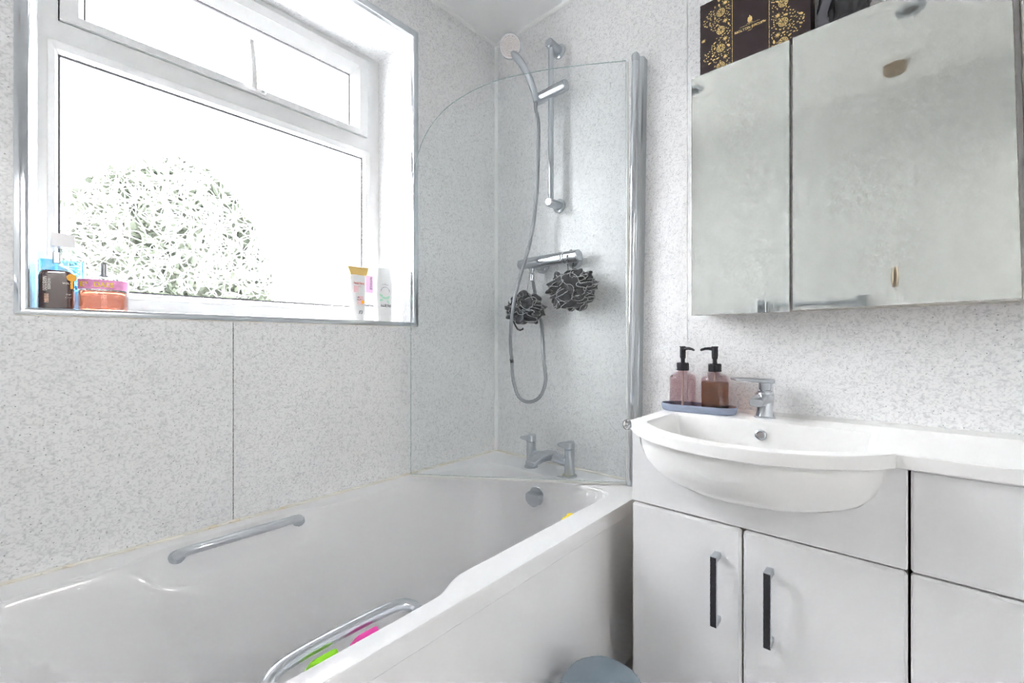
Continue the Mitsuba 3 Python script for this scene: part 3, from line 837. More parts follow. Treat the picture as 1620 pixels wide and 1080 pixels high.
cav = loft([shrink(inner, 1.006, 1.006, 0.845), shrink(inner, 1.0, 1.0, 0.8345), shrink(inner, 0.985, 0.975, 0.826), shrink(inner, 0.955, 0.95, 0.790), shrink(inner, 0.90, 0.90, 0.755), shrink(inner, 0.80, 0.80, 0.733), shrink(inner, 0.55, 0.55, 0.719), shrink(inner, 0.2, 0.2, 0.713)])
ext = loft([shrink(inner, 1.07, 1.07, 0.8069), shrink(inner, 1.08, 1.08, 0.800), shrink(inner, 1.065, 1.06, 0.775), shrink(inner, 1.01, 1.0, 0.742), shrink(inner, 0.90, 0.89, 0.714), shrink(inner, 0.74, 0.72, 0.695), shrink(inner, 0.42, 0.40, 0.682), shrink(inner, 0.1, 0.1, 0.680)])
cav_m = as_mf(cav)
put(van, 'fascia', as_mf(cbox(VX0, VX1 - 0.002, VF, VF + 0.018, 0.611, 0.8055, 0.003)) - as_mf(ext), 'gloss_white')
put(wt, 'top', slab - cav_m, 'resin', 30)
put(wt, 'bowl', as_mf(ext) - cav_m, 'resin', 40)
put(wt, 'sealant_bead', loft([[(x, -0.0005, WZ1), (x, -0.009, WZ1), (x, -0.004, WZ1 + 0.006), (x, -0.0005, WZ1 + 0.010)] for x in np.linspace(0.83, 1.999, 30)]), 'white_trim', 60, label='white sealant bead against the wall')
oc = np.array((1.1045, -0.1345, 0.800))
on = np.array([0, -0.985, 0.17])
a_ = np.arange(24) * 2 * np.pi / 24
put(wt, 'overflow_ring', lathe([(0.0085, 0.0), (0.0085, 0.003), (0.0105, 0.0045), (0.0135, 0.003), (0.0142, -0.004)], oc, 28, on), 'chrome', 30, label='round chrome overflow ring')
put(wt, 'overflow_grille', lathe([(0.0086, 0.0005), (0.0086, 0.0022)], oc, 24, on), 'nozzle')
put(wt, 'corner_guard', ellipsoid((0.822, -0.341, 0.8215), (0.013, 0.013, 0.0145), 12), 'clear_plastic', True, label='clear plastic corner guard')

# basin mixer
bm = thing('basin_mixer_tap', 'chrome single-lever mixer tap standing on the basin', 'tap')
bc = np.array((1.099, -0.058, WZ1 + 0.0003))
put(bm, 'body', lathe([(0.0265, 0.0), (0.0265, 0.003), (0.0225, 0.006), (0.0195, 0.020), (0.0185, 0.032), (0.0195, 0.045), (0.0215, 0.058), (0.0225, 0.068), (0.0215, 0.071)], bc, 36), 'chrome_bright', 40)
spt = []
for yy, zz, wx, hz in [(0.012, 0.055, 0.021, 0.012), (-0.02, 0.056, 0.0205, 0.0125), (-0.06, 0.055, 0.019, 0.0115), (-0.098, 0.052, 0.0175, 0.0105), (-0.100, 0.0518, 0.016, 0.009)]:
    a = np.arange(24) * 2 * np.pi / 24
    c, q = np.cos(a), np.sin(a)
    spt.append(np.column_stack([bc[0] + wx * np.sign(c) * np.abs(c) ** 0.5, np.full(24, bc[1] + yy), bc[2] + zz + hz * np.sign(q) * np.abs(q) ** 0.5]))
put(bm, 'spout', loft(spt), 'chrome_bright', 40)
put(bm, 'neck', lathe([(0.017, 0.071), (0.017, 0.076), (0.0145, 0.079), (0.0145, 0.098)], bc, 30), 'chrome', 30)
lev = sbox(-0.021, -0.088, 0.021, 0.020).buffer(-0.006).buffer(0.006)
lm = prism(lev, 0, 0.012, 0.002)
vv = np.asarray(lm.vertices).copy()
s_ = np.clip(-vv[:, 1] / 0.10, 0, 1)
vv[:, 2] = vv[:, 2] * (1 - 0.45 * s_) + 0.009 * s_
vv[:, 0] *= 1 - 0.15 * s_
lr = math.radians(-52)
vv[:, :2] = vv[:, :2] @ np.array([[math.cos(lr), math.sin(lr)], [-math.sin(lr), math.cos(lr)]])
put(bm, 'lever', trimesh.Trimesh(vv + bc + (0, 0, 0.0975), lm.faces, process=False), 'chrome_bright', 30)
put(bm, 'lever_back', cbox(bc[0] - 0.018, bc[0] + 0.018, bc[1] + 0.006, bc[1] + 0.019, bc[2] + 0.072, bc[2] + 0.098, 0.003), 'chrome_bright')

# soap dispensers on a tray
tr = thing('soap_tray', 'blue-grey oval tray under two soap dispensers on the basin', 'tray')
tc = np.array([0.921, -0.072])
ta = math.radians(4)
capsule = lambda r: aff.translate(aff.rotate(shapely.LineString([(-0.064, 0), (0.064, 0)]).buffer(r, 20), math.degrees(ta), origin=(0, 0)), *tc)


def ring_pts(r):
    return np.array(shapely.geometry.polygon.orient(capsule(r)).exterior.coords)[:-1]


def tray_loop(r, z):
    return np.column_stack([ring_pts(r), np.full(len(ring_pts(r)), z)])


put(tr, 'dish', loft([tray_loop(0.0385, WZ1 + 0.0003), tray_loop(0.041, WZ1 + 0.002), tray_loop(0.0445, WZ1 + 0.012), tray_loop(0.0447, WZ1 + 0.020), tray_loop(0.0432, WZ1 + 0.0225), tray_loop(0.0405, WZ1 + 0.0215), tray_loop(0.0395, WZ1 + 0.012), tray_loop(0.038, WZ1 + 0.0055)]), 'tray_grey', 40)
for k, (bx_, by_, fill, nz) in enumerate(((0.8745, -0.070, None, 1), (0.9690, -0.068, 0.088, -1))):
    d = thing('soap_dispenser', 'mauve glass soap dispenser with black pump, empty, left on the tray' if k == 0 else 'glass soap dispenser half full of amber soap, with black pump, right on the tray', 'soap dispenser', 'soap dispensers on the basin')
    z0 = WZ1 + 0.0062
    prof = [(0.030, 0.0), (0.0365, 0.001), (0.0385, 0.004), (0.0388, 0.010), (0.0388, 0.092), (0.0375, 0.100), (0.033, 0.1065), (0.022, 0.111), (0.0145, 0.1135), (0.0140, 0.121)]
    ang = np.arange(40) * 2 * np.pi / 40
    put(d, 'bottle', loft([np.column_stack([bx_ + r * np.cos(ang), by_ + r * np.sin(ang), np.full(40, z0 + h)]) for r, h in prof], True, False), 'mauve_glass', True)
    if fill:
        put(d, 'soap', lathe([(0.034, 0.004), (0.0368, 0.007), (0.0368, fill - 0.001), (0.0362, fill)], (bx_, by_, z0), 40), 'amber_soap', True, label='amber liquid soap')
    put(d, 'dip_tube', rod((bx_, by_, z0 + (fill or 0.006) + 0.0005), (bx_ + 0.0005, by_, z0 + 0.122), 0.0028, 10), 'cord_white', 30)
    put(d, 'collar', lathe([(0.0175, 0.1185), (0.0183, 0.120), (0.0183, 0.140), (0.0165, 0.1425)], (bx_, by_, z0), 30), 'black_plastic', 30)
    pm = put(d, 'pump', lathe([(0.0062, 0.1425), (0.0062, 0.156), (0.0085, 0.158), (0.0088, 0.184), (0.0080, 0.190), (0.0095, 0.191), (0.0095, 0.194)], (bx_, by_, z0), 24), 'black_plastic', 30)
    nzp = catmull([(bx_ + nz * 0.004, by_ - 0.002, z0 + 0.186), (bx_ + nz * 0.020, by_ - 0.006, z0 + 0.1875), (bx_ + nz * 0.032, by_ - 0.009, z0 + 0.185), (bx_ + nz * 0.038, by_ - 0.011, z0 + 0.1815)], 6)
    put(pm, 'nozzle', tube(nzp, np.linspace(0.0048, 0.0030, len(nzp)), 12), 'black_plastic', True)

# ------------------------------------------------------------------ mirror cabinet and what stands on it
mc = thing('mirror_cabinet', 'wall cabinet with three mirror doors above the basin', 'mirror cabinet')
MY = -0.127
put(mc, 'carcass', cbox(0.925, 1.925, MY + 0.0215, -0.0005, 1.135, 1.829, 0.001), 'carcass')
put(mc, 'carcass_edge', cbox(0.9245, 1.9255, MY + 0.0196, MY + 0.0214, 1.1345, 1.8295, 0.0005), 'white_trim')


def mirror_door(pts, label=None):
    p = Polygon(pts)
    d = put(mc, 'door', place(prism(p, -0.019, -0.0045), ON_BACK, (0, MY, 0)), 'carcass', label=label)
    m = place(prism(p, -0.0044, 0.0, 0.0012), ON_BACK, (0, MY, 0))
    put(d, 'mirror', m, 'mirror_mat')


mirror_door([(0.9205, 1.127), (1.1690, 1.1275), (1.1690, 1.8325), (0.9205, 1.830)])
mirror_door([(1.1755, 1.1305), (1.5665, 1.136), (1.5515, 1.840), (1.1755, 1.8345)])
mirror_door([(1.577, 1.135), (1.930, 1.138), (1.930, 1.838), (1.562, 1.836)])

gb = thing('gift_box', 'dark brown gift box with gold foil print, standing on the mirror cabinet', 'box')
GX0, GX1, GZ0, GZ1, GY = 0.9345, 1.2115, 1.842, 2.058, -0.094
put(gb, 'carton', cbox(GX0, GX1, GY, -0.020, GZ0 - 0.0125, GZ1, 0.0012), 'box_brown')
gold = []
rng = np.random.RandomState(5)


def flake(poly, x, z, rot=0.0):
    p = aff.translate(aff.rotate(poly, rot, origin=(0, 0)), x, z)
    if p.is_valid and not p.is_empty:
        gold.append(p)


def star(r, n=8):
    pts = []
    for k in range(2 * n):
        q = r if k % 2 == 0 else r * 0.38
        pts.append((q * math.cos(math.pi * k / n), q * math.sin(math.pi * k / n)))
    return Polygon(pts)


def leafp(l, w):
    return Polygon([(l * math.cos(a) * 0.5, w * 0.5 * math.sin(a) * (1 - 0.35 * math.cos(a))) for a in np.linspace(0, 2 * np.pi, 12)[:-1]])


def slice_(r):
    p = Point(0, 0).buffer(r, 8).difference(Point(0, 0).buffer(r * 0.86, 8))
    segs = [aff.rotate(Polygon([(r * 0.14, 0), (r * 0.74, r * 0.20), (r * 0.80, 0), (r * 0.74, -r * 0.20)]), 45 * k, origin=(0, 0)) for k in range(8)]
    return shapely.union_all([p] + segs)


def band(x0, x1, mirror_):
    """Foil ornament inside one band: fruit slices, flowers, petals, dots; dense along the inner edge, scalloped outside."""
    W_ = x1 - x0
    X_ = lambda u: x0 + (u if not mirror_ else W_ - u)   # u: 0 = outer edge, W_ = inner edge
    taken = []

    def ok(u, z, r):
        if u + r > W_ - 0.0025 or z - r < GZ0 - 0.012 or z + r > GZ1 - 0.002:
            return False
        scal = 0.026 + 0.020 * math.cos((z - GZ0) * 2 * math.pi / 0.105)
        if u - r < scal:
            return False
        return all((u - a) ** 2 + (z - b) ** 2 > (r + c) ** 2 for a, b, c in taken)
    for z in np.arange(GZ0 + 0.012, GZ1, 0.052):
        taken.append((W_ * 0.66, z, 0.0125))
        flake(slice_(0.0115), X_(W_ * 0.66), z)
    for z in np.arange(GZ0 + 0.035, GZ1 - 0.01, 0.052):
        taken.append((W_ * 0.80, z, 0.0085))
        flake(star(0.0082), X_(W_ * 0.80), z, 10)
    for z in np.arange(GZ0 + 0.0, GZ1 - 0.01, 0.105):
        if z > GZ0:
            taken.append((0.010, z - 0.052 + 0.052, 0.0075))
            flake(star(0.0072), X_(0.0095), z, 5)
    for _ in range(2600):
        u, z = rng.uniform(0, W_), rng.uniform(GZ0 - 0.011, GZ1)
        r = rng.choice([0.0058, 0.0044, 0.0034, 0.0024, 0.0018])
        if not ok(u, z, r):
            continue
        taken.append((u, z, r + 0.0007))
        if r > 0.004:
            flake(leafp(2 * r, r * 1.0), X_(u), z, rng.uniform(0, 180))
        elif r > 0.003:
            flake(Point(0, 0).buffer(r * 0.8, 5).difference(Point(r * 0.5, 0).buffer(r * 0.6, 5)), X_(u), z, rng.uniform(0, 360))
        elif r > 0.002:
            flake(leafp(2 * r, r * 1.2), X_(u), z, rng.uniform(0, 180))
        else:
            flake(Point(0, 0).buffer(r * 0.9, 4), X_(u), z)


BX1, BX2 = 1.0245, 1.1165
band(GX0 + 0.001, BX1 - 0.002, False)
band(BX2 + 0.002, GX1 - 0.001, True)
gold += [sbox(BX1 - 0.0012, GZ0 - 0.012, BX1, GZ1 - 0.001), sbox(BX2, GZ0 - 0.012, BX2 + 0.0012, GZ1 - 0.001)]
gm = []
for p in gold:
    for g in getattr(p, 'geoms', [p]):
        if g.geom_type == 'Polygon' and g.area > 1e-7:
            gm.append(prism(g, 0.0, 0.0004))
put(gb, 'foil_print', place(cat(*gm), ON_BACK, (0, GY - 0.0001, 0)), 'gold', kind='stuff', label='gold foil ornament')


def text_on_back(s, h, xc, z, y, bold=False):
    m = meshkit.text_mesh(s, h, 0.0005, bold)
    w = m.bounds[:, 0]
    return place(m, ON_BACK, (xc - (w[0] + w[1]) / 2, y, z))


XC = (BX1 + BX2) / 2 - 0.001
crest = shapely.union_all([Point(0, 0).buffer(0.0062, 10), sbox(-0.0055, 0.003, 0.0055, 0.0085).intersection(Point(0, 0.004).buffer(0.0062)), Point(0, 0.011).buffer(0.002), sbox(-0.0075, -0.0085, 0.0075, -0.0072)])
for q in (text_on_back('MOLTON BROWN', 0.0068, XC, 1.9275, GY - 0.0001, True), text_on_back('LONDON', 0.0023, XC, 1.9215, GY - 0.0001), place(prism(sbox(-0.026, 0, 0.026, 0.0005), 0, 0.0004), ON_BACK, (XC, GY - 0.0001, 1.9400)), place(prism(crest, 0, 0.0004), ON_BACK, (XC, GY - 0.0001, 1.9515))):
    put(gb, 'lettering', q, 'gold', label='gold lettering and crest')

bag = thing('wash_bag', 'crumpled black bag on top of the mirror cabinet, right of the gift box', 'bag')
bm_ = trimesh.creation.icosphere(subdivisions=5)
bv = np.asarray(bm_.vertices).copy()
bv = np.sign(bv) * np.abs(bv) ** 0.7
nz_ = meshkit.fbm(bv * 2.6 + 3, 4, seed=8) - 0.5
rg = np.abs(meshkit.noise(bv * np.array([5, 3, 2.2]) + 7, seed=3) - 0.5)
bv = bv * (1 + 0.28 * nz_ - 0.25 * rg)[:, None]
bv = bv * np.array([0.054, 0.034, 0.085]) + (1.278, -0.060, 1.912)
bv[:, 2] = np.maximum(bv[:, 2], 1.8302)
put(bag, 'body', trimesh.Trimesh(bv, bm_.faces, process=False), 'bag_black', True)
fold = catmull([(1.243, -0.099, 1.845), (1.236, -0.103, 1.87), (1.248, -0.103, 1.91), (1.262, -0.100, 1.95)], 8)
put(bag, 'strap', loft([[q + np.array((dx, dy, 0)) for dx, dy in ((-0.011, 0), (0.011, -0.003), (0.011, 0.0), (-0.011, 0.003))] for q in fold]), 'bag_grey', 40)

# ------------------------------------------------------------------ bottles on the window sill
SZ = OZ0


def rrect(w, d, r, n=8):
    return np.array(shapely.geometry.polygon.orient(sbox(-w / 2 + r, -d / 2 + r, w / 2 - r, d / 2 - r).buffer(r, n)).exterior.coords)[:-1]


def bottle_loft(cx, cy, secs):
    """secs: (z, depth in x, width in y, corner radius, scale)."""
    out = []
    for z, dx, wy, r in secs:
        q = rrect(dx, wy, min(r, dx / 2 - 1e-4, wy / 2 - 1e-4))
        out.append(np.column_stack([q[:, 0] + cx, q[:, 1] + cy, np.full(len(q), z)]))
    n = min(len(o) for o in out)
    return loft(out)


def text_left(s, h, yc, z, x, bold=False, rot=0):
    m = meshkit.text_mesh(s, h, 0.0004, bold)
    v = np.asarray(m.vertices).copy()
    c = (m.bounds[0] + m.bounds[1]) / 2
    v[:, :2] -= c[:2]
    a = math.radians(rot)
    v[:, :2] = v[:, :2] @ np.array([[math.cos(a), math.sin(a)], [-math.sin(a), math.cos(a)]])
    return place(trimesh.Trimesh(v, m.faces, process=False), ON_LEFT, (x, yc, z))


# brown bath-gel bottle
bb = thing('toiletry_bottle', 'dark brown gel bottle with chrome cap at the left end of the window sill', 'bottle', 'bottles on the window sill')
cx, cy = -0.066, -1.3935
put(bb, 'body', bottle_loft(cx, cy, [(SZ + 0.0003, 0.030, 0.058, 0.012), (SZ + 0.002, 0.034, 0.0605, 0.015), (SZ + 0.070, 0.034, 0.0605, 0.015), (SZ + 0.084, 0.034, 0.058, 0.015), (SZ + 0.092, 0.032, 0.050, 0.015), (SZ + 0.098, 0.028, 0.036, 0.0135), (SZ + 0.101, 0.018, 0.018, 0.0088), (SZ + 0.107, 0.0125, 0.0125, 0.0061)]), 'clear_bottle', 40)
put(bb, 'cap', bottle_loft(cx, cy, [(SZ + 0.1072, 0.0125, 0.0125, 0.002), (SZ + 0.132, 0.0125, 0.0125, 0.002)]), 'cap_metal')
put(bb, 'gel', bottle_loft(cx, cy, [(SZ + 0.004, 0.028, 0.054, 0.011), (SZ + 0.006, 0.030, 0.0565, 0.013), (SZ + 0.076, 0.030, 0.0565, 0.013), (SZ + 0.085, 0.029, 0.052, 0.013), (SZ + 0.089, 0.026, 0.044, 0.012), (SZ + 0.090, 0.022, 0.038, 0.010)]), 'brown_gel', 40, label='dark brown gel')
fx2 = cx + 0.0173
put(bb, 'orange_label', place(prism(Point(0, 0).buffer(0.0085, 10).union(sbox(-0.002, -0.026, 0.0025, 0)), 0, 0.0004), ON_LEFT, (fx2, cy + 0.0235, SZ + 0.075)), 'orange_label')
for q in (text_left('MOLT', 0.0040, cy + 0.0165, SZ + 0.061, fx2, True), text_left('BATH', 0.0025, cy + 0.0185, SZ + 0.036, fx2), text_left('300 ml', 0.0022, cy + 0.0185, SZ + 0.029, fx2), text_left('MRS300', 0.0058, cy - 0.0190, SZ + 0.058, fx2, True, -90), text_left('SHOWER', 0.0042, cy - 0.0125, SZ + 0.058, fx2, True, -90)):
    put(bb, 'lettering', q, 'white_print', label='pale lettering')
bars = [sbox(-0.0035, k * 0.0022, 0.0035, k * 0.0022 + 0.0013) for k in range(9)]
put(bb, 'barcode', cat(*[place(prism(q, 0, 0.0004), ON_LEFT, (fx2, cy - 0.0165, SZ + 0.016)) for q in bars]), 'peach_print', label='peach barcode')

# pink squat bottle
pb = thing('toiletry_bottle', 'squat pink bottle with yellow lettering on the sill, right of the brown bottle', 'bottle', 'bottles on the window sill')
pcx, pcy = -0.080, -1.3125
RPX, RPY = 0.030, 0.0462
pa = np.arange(64) * 2 * np.pi / 64


def pl(z, s):
    return np.column_stack([pcx + RPX * s * np.cos(pa), pcy + RPY * s * np.sin(pa), np.full(64, z)])


put(pb, 'glass', loft([pl(SZ + 0.0003, 0.90), pl(SZ + 0.004, 0.98), pl(SZ + 0.020, 1.0), pl(SZ + 0.068, 1.0), pl(SZ + 0.077, 0.97), pl(SZ + 0.083, 0.86), pl(SZ + 0.086, 0.4), pl(SZ + 0.089, 0.16)]), 'clear_bottle', 60)
put(pb, 'liquid', loft([pl(SZ + 0.003, 0.90), pl(SZ + 0.007, 0.955), pl(SZ + 0.050, 0.97), pl(SZ + 0.0505, 0.90)]), 'pink_liquid', 60, label='coral pink liquid')
put(pb, 'cap', lathe([(0.0058, 0.0891), (0.0058, 0.1165), (0.0050, 0.118)], (pcx, pcy, SZ), 20), 'cap_metal', 30)
put(pb, 'cap_collar', lathe([(0.010, 0.0870), (0.010, 0.0890)], (pcx, pcy, SZ), 20), 'cap_metal', 30)
lb = []
th2 = np.linspace(-1.45, 1.45, 40)
ring = lambda r, z: np.column_stack([pcx + (RPX * r) * np.cos(th2), pcy + (RPY * r) * np.sin(th2), np.full(40, z)])
q4 = np.arange(40 * 4).reshape(4, 40)
gv = np.vstack([ring(1.012, SZ + 0.053), ring(1.012, SZ + 0.076), ring(1.004, SZ + 0.076), ring(1.004, SZ + 0.053)])
qq = np.vstack([np.stack([q4[i][:-1], q4[i][1:], q4[(i + 1) % 4][1:], q4[(i + 1) % 4][:-1]], 1) for i in range(4)])
put(pb, 'label_band', (gv, qq), 'pink_label', 30, label='pink label band')


def wrap_text(s, h, y_start, z):
    m = meshkit.text_mesh(s, h, 0.0005, True)
    m = m.subdivide_to_size(0.003)
    v = np.asarray(m.vertices)
    a = np.arcsin(np.clip((y_start + v[:, 0] - pcy) / (RPY * 1.018), -0.999, 0.999))
    rr3 = 1.015 + v[:, 2] * 12
    w = np.column_stack([pcx + RPX * rr3 * np.cos(a), pcy + RPY * rr3 * np.sin(a), z + v[:, 1]])
    return trimesh.Trimesh(w, m.faces, process=False)


for q in (wrap_text("E'", 0.0105, -1.356, SZ + 0.0590), wrap_text('DAIS', 0.0105, -1.333, SZ + 0.0590)):
    put(pb, 'lettering', q, 'yellow_print', label='yellow lettering')

# blue bottle behind
bl = thing('toiletry_bottle', 'clear bottle of blue liquid with white square cap, behind the brown bottle', 'bottle', 'bottles on the window sill')
cx, cy = -0.150, -1.3815
put(bl, 'body', bottle_loft(cx, cy, [(SZ + 0.0003, 0.046, 0.078, 0.012), (SZ + 0.003, 0.050, 0.083, 0.014), (SZ + 0.140, 0.050, 0.083, 0.014), (SZ + 0.147, 0.046, 0.076, 0.016), (SZ + 0.151, 0.040, 0.046, 0.016), (SZ + 0.157, 0.036, 0.036, 0.016)]), 'clear_bottle', 40)
put(bl, 'liquid', bottle_loft(cx, cy, [(SZ + 0.004, 0.042, 0.074, 0.011), (SZ + 0.124, 0.044, 0.076, 0.012)]), 'blue_liquid', 40, label='blue liquid')
put(bl, 'cap', bottle_loft(cx, cy + 0.002, [(SZ + 0.1572, 0.042, 0.042, 0.003), (SZ + 0.188, 0.040, 0.040, 0.003)]), 'white_plastic')

# tube with gold crimp
pt = thing('toiletry_tube', 'white and pink tube with gold crimped top, left of the group on the sill', 'tube', 'toiletries at the right end of the window sill')
cx, cy = -0.100, -0.629
tl = []
for z, dx, wy in [(SZ + 0.0003, 0.030, 0.050), (SZ + 0.010, 0.031, 0.051), (SZ + 0.0105, 0.032, 0.053), (SZ + 0.10, 0.024, 0.057), (SZ + 0.171, 0.010, 0.061)]:
    a = np.arange(40) * 2 * np.pi / 40
    tl.append(np.column_stack([cx + dx / 2 * np.cos(a), cy + wy / 2 * np.sin(a), np.full(40, z)]))
put(pt, 'body', loft(tl), 'white_plastic', 40)
put(pt, 'crimp', loft([[(cx + sx * t_, cy + sy * w, z) for sx, sy in ((-1, -1), (1, -1), (1, 1), (-1, 1))] for z, t_, w in ((SZ + 0.1712, 0.006, 0.031), (SZ + 0.200, 0.003, 0.041))]), 'tube_gold', label='gold crimped end')
fx3 = lambda z: cx + 0.5 * np.interp(z - SZ, [0, 0.0105, 0.10, 0.171], [0.030, 0.032, 0.024, 0.010]) + 0.0006
put(pt, 'pink_print', cat(place(prism(sbox(-0.010, -0.016, 0.012, 0.016), 0, 0.0004), ON_LEFT, (fx3(SZ + 0.06) + 0.0012, cy, SZ + 0.078)), place(prism(sbox(-0.016, -0.012, 0.003, 0.012), 0, 0.0004), ON_LEFT, (fx3(SZ + 0.10), cy - 0.008, SZ + 0.118))), 'pale_pink')
for q in (text_left('PANTENE', 0.0068, cy, SZ + 0.140, fx3(SZ + 0.131), True), text_left('PRO-V', 0.0030, cy, SZ + 0.130, fx3(SZ + 0.122))):
    put(pt, 'lettering', q, 'red_print', label='dark red lettering')
for q in (text_left('£2', 0.0095, cy + 0.002, SZ + 0.035, fx3(SZ + 0.02) + 0.001, True), text_left('LIFT', 0.0040, cy - 0.007, SZ + 0.088, fx3(SZ + 0.05) + 0.0016, True), text_left('VOLUME', 0.0030, cy - 0.005, SZ + 0.080, fx3(SZ + 0.05) + 0.0016, True)):
    put(pt, 'price_print', q, 'dark_print', kind='stuff')
put(pt, 'orange_drop', place(prism(Point(0, 0).buffer(0.006, 10), 0, 0.0005), ON_LEFT, (fx3(SZ + 0.05) + 0.0017, cy + 0.010, SZ + 0.072)), 'orange_label')

# pink and white bottle behind
mb = thing('toiletry_bottle', 'white bottle with lilac print between the gold-topped tube and the white upright bottle', 'bottle', 'toiletries at the right end of the window sill')
cx, cy = -0.155, -0.560
put(mb, 'body', bottle_loft(cx, cy, [(SZ + 0.0003, 0.030, 0.046, 0.012), (SZ + 0.004, 0.034, 0.050, 0.014), (SZ + 0.205, 0.034, 0.050, 0.014), (SZ + 0.212, 0.030, 0.046, 0.013)]), 'white_plastic', 40)
put(mb, 'lilac_print', place(prism(sbox(-0.016, -0.030, 0.014, 0.034), 0, 0.0004), ON_LEFT, (cx + 0.0172, cy, SZ + 0.145)), 'lilac')
for q in (text_left('MIRACLE', 0.0075, cy + 0.006, SZ + 0.150, cx + 0.0178, True, -90), text_left('PANTENE', 0.0060, cy, SZ + 0.065, cx + 0.0173, True)):
    put(mb, 'lettering', q, 'dark_print')

# white upside-down bottle
ub = thing('toiletry_bottle', 'white bottle with green arc print and upside-down lettering, rightmost on the sill', 'bottle', 'toiletries at the right end of the window sill')
cx, cy = -0.112, -0.518
ub_secs = [(SZ + 0.0003, 0.034, 0.068, 0.015), (SZ + 0.030, 0.036, 0.072, 0.0165), (SZ + 0.031, 0.034, 0.068, 0.0155), (SZ + 0.120, 0.038, 0.078, 0.0175), (SZ + 0.205, 0.034, 0.070, 0.0155), (SZ + 0.212, 0.028, 0.060, 0.0135)]
put(ub, 'body', bottle_loft(cx, cy, ub_secs), 'white_plastic', 40)
ux = cx + 0.0197
arc_ = lambda r0, r1: Polygon([(r1 * math.cos(a), r1 * math.sin(a)) for a in np.linspace(0, np.pi, 24)] + [(r0 * math.cos(a), r0 * math.sin(a)) for a in np.linspace(np.pi, 0, 24)])
put(ub, 'arc_print', place(prism(arc_(0.0175, 0.0195), 0, 0.0004), ON_LEFT, (ux, cy - 0.002, SZ + 0.118)), 'grey_print')
leafs = [aff.translate(aff.rotate(leafp(0.016, 0.008), a, origin=(0, 0)), dx, dz) for dx, dz, a in ((-0.018, 0.012, 150), (-0.008, 0.004, 160), (0.004, 0.002, 10), (0.014, 0.006, 30), (-0.016, -0.006, 20), (0.012, -0.010, 120))]
put(ub, 'mint_print', cat(*[place(prism(q, 0, 0.0004), ON_LEFT, (ux - 0.0004, cy - 0.002, SZ + 0.092)) for q in leafs]), 'mint')
put(ub, 'lettering', text_left('FRUITY', 0.0088, cy + 0.001, SZ + 0.066, cx + 0.0185, True, 180), 'dark_print')
for q in (text_left('THE', 0.0028, cy - 0.002, SZ + 0.152, ux - 0.0012), text_left('BOTANICALS', 0.0034, cy - 0.002, SZ + 0.146, ux - 0.001)):
    put(ub, 'small_print', q, 'grey_print')

# ------------------------------------------------------------------ toys in the bath, bin on the floor
tg = thing('bath_toy', 'bright green foam bath toy inside the bathtub, nearer the camera', 'bath toy', 'foam bath toys inside the tub')
slabp = lambda w, h, r: sbox(-w / 2 + r, -h / 2 + r, w / 2 - r, h / 2 - r).buffer(r, 8)
nin = np.array([-0.74, 0, 0.67])
up_ = np.array([0.67, 0, 0.74])
put(tg, 'foam', place(prism(slabp(0.048, 0.050, 0.012), -0.012, 0, 0.002), [(0, 1, 0), up_, nin], (0.637, -1.108, 0.5045)), 'toy_green', 30)
tp = thing('bath_toy', 'hot pink foam bath toy inside the bathtub, behind the chrome grab rail', 'bath toy', 'foam bath toys inside the tub')
put(tp, 'foam', place(prism(slabp(0.046, 0.050, 0.012), -0.012, 0, 0.002), [(0, 1, 0), up_, nin], (0.637, -1.028, 0.5045)), 'toy_pink', 30)
ty = thing('bath_toy', 'small yellow two-lobed bath toy on the inner side of the tub near the taps', 'bath toy', 'foam bath toys inside the tub')
put(ty, 'body', cat(ellipsoid((0.634, -0.358, 0.507), (0.018, 0.012, 0.016)), ellipsoid((0.634, -0.335, 0.512), (0.018, 0.011, 0.014))), 'toy_yellow', True)

bn = thing('bin', 'blue-grey round-topped bin on the floor between bath panel and vanity door', 'bin')
bcx, bcy = 0.886, -0.585
put(bn, 'body', lathe([(0.082, 0.0005), (0.086, 0.004), (0.098, 0.230), (0.098, 0.235)], (bcx, bcy, 0), 48), 'bucket_grey', 40)
put(bn, 'lid', lathe([(0.099, 0.2355), (0.1005, 0.239), (0.1005, 0.252), (0.097, 0.266), (0.086, 0.284), (0.066, 0.300), (0.040, 0.310), (0.012, 0.314)], (bcx, bcy, 0), 48), 'bucket_grey', True)

# ------------------------------------------------------------------ things seen only in the mirror
for lx, lab_ in ((0.555, 'round recessed chrome ceiling light nearer the window, mirrored in the left cabinet door'), (1.42, 'round recessed chrome ceiling light mirrored in the middle cabinet door')):
    dl = thing('ceiling_light', lab_, 'ceiling light', 'recessed ceiling lights')
    c = (lx, -1.215, H - 0.0003)
    put(dl, 'bezel', lathe([(0.047, 0), (0.046, 0.004), (0.040, 0.006), (0.026, 0.003), (0.025, 0.0)], c, 40, (0, 0, -1)), 'chrome', 40)
    put(dl, 'lens', lathe([(0.0245, 0.0012), (0.0245, 0.0024), (0.022, 0.003)], c, 30, (0, 0, -1)), 'lamp_glass', 30)
pc = thing('pull_cord_switch', 'bronze ceiling pull cord switch, mirrored in the middle cabinet door', 'light switch')
c = (1.371, -1.655, H - 0.0003)
put(pc, 'housing', lathe([(0.044, 0), (0.044, 0.034), (0.042, 0.036)], c, 40, (0, 0, -1)), 'bronze', 30)
put(pc, 'cord', rod((c[0], c[1], 1.415), (c[0], c[1], H - 0.036), 0.0011, 8), 'cord_white')
put(pc, 'connector', lathe([(0.003, 0), (0.006, 0.004), (0.006, 0.010), (0.003, 0.014)], (c[0], c[1], 2.008), 16), 'cord_white', 30)
put(pc, 'pull', lathe([(0.008, 0), (0.013, 0.012), (0.0155, 0.035), (0.0155, 0.060), (0.012, 0.085), (0.010, 0.098)], (c[0], c[1], 1.318), 24), 'bronze', 40)
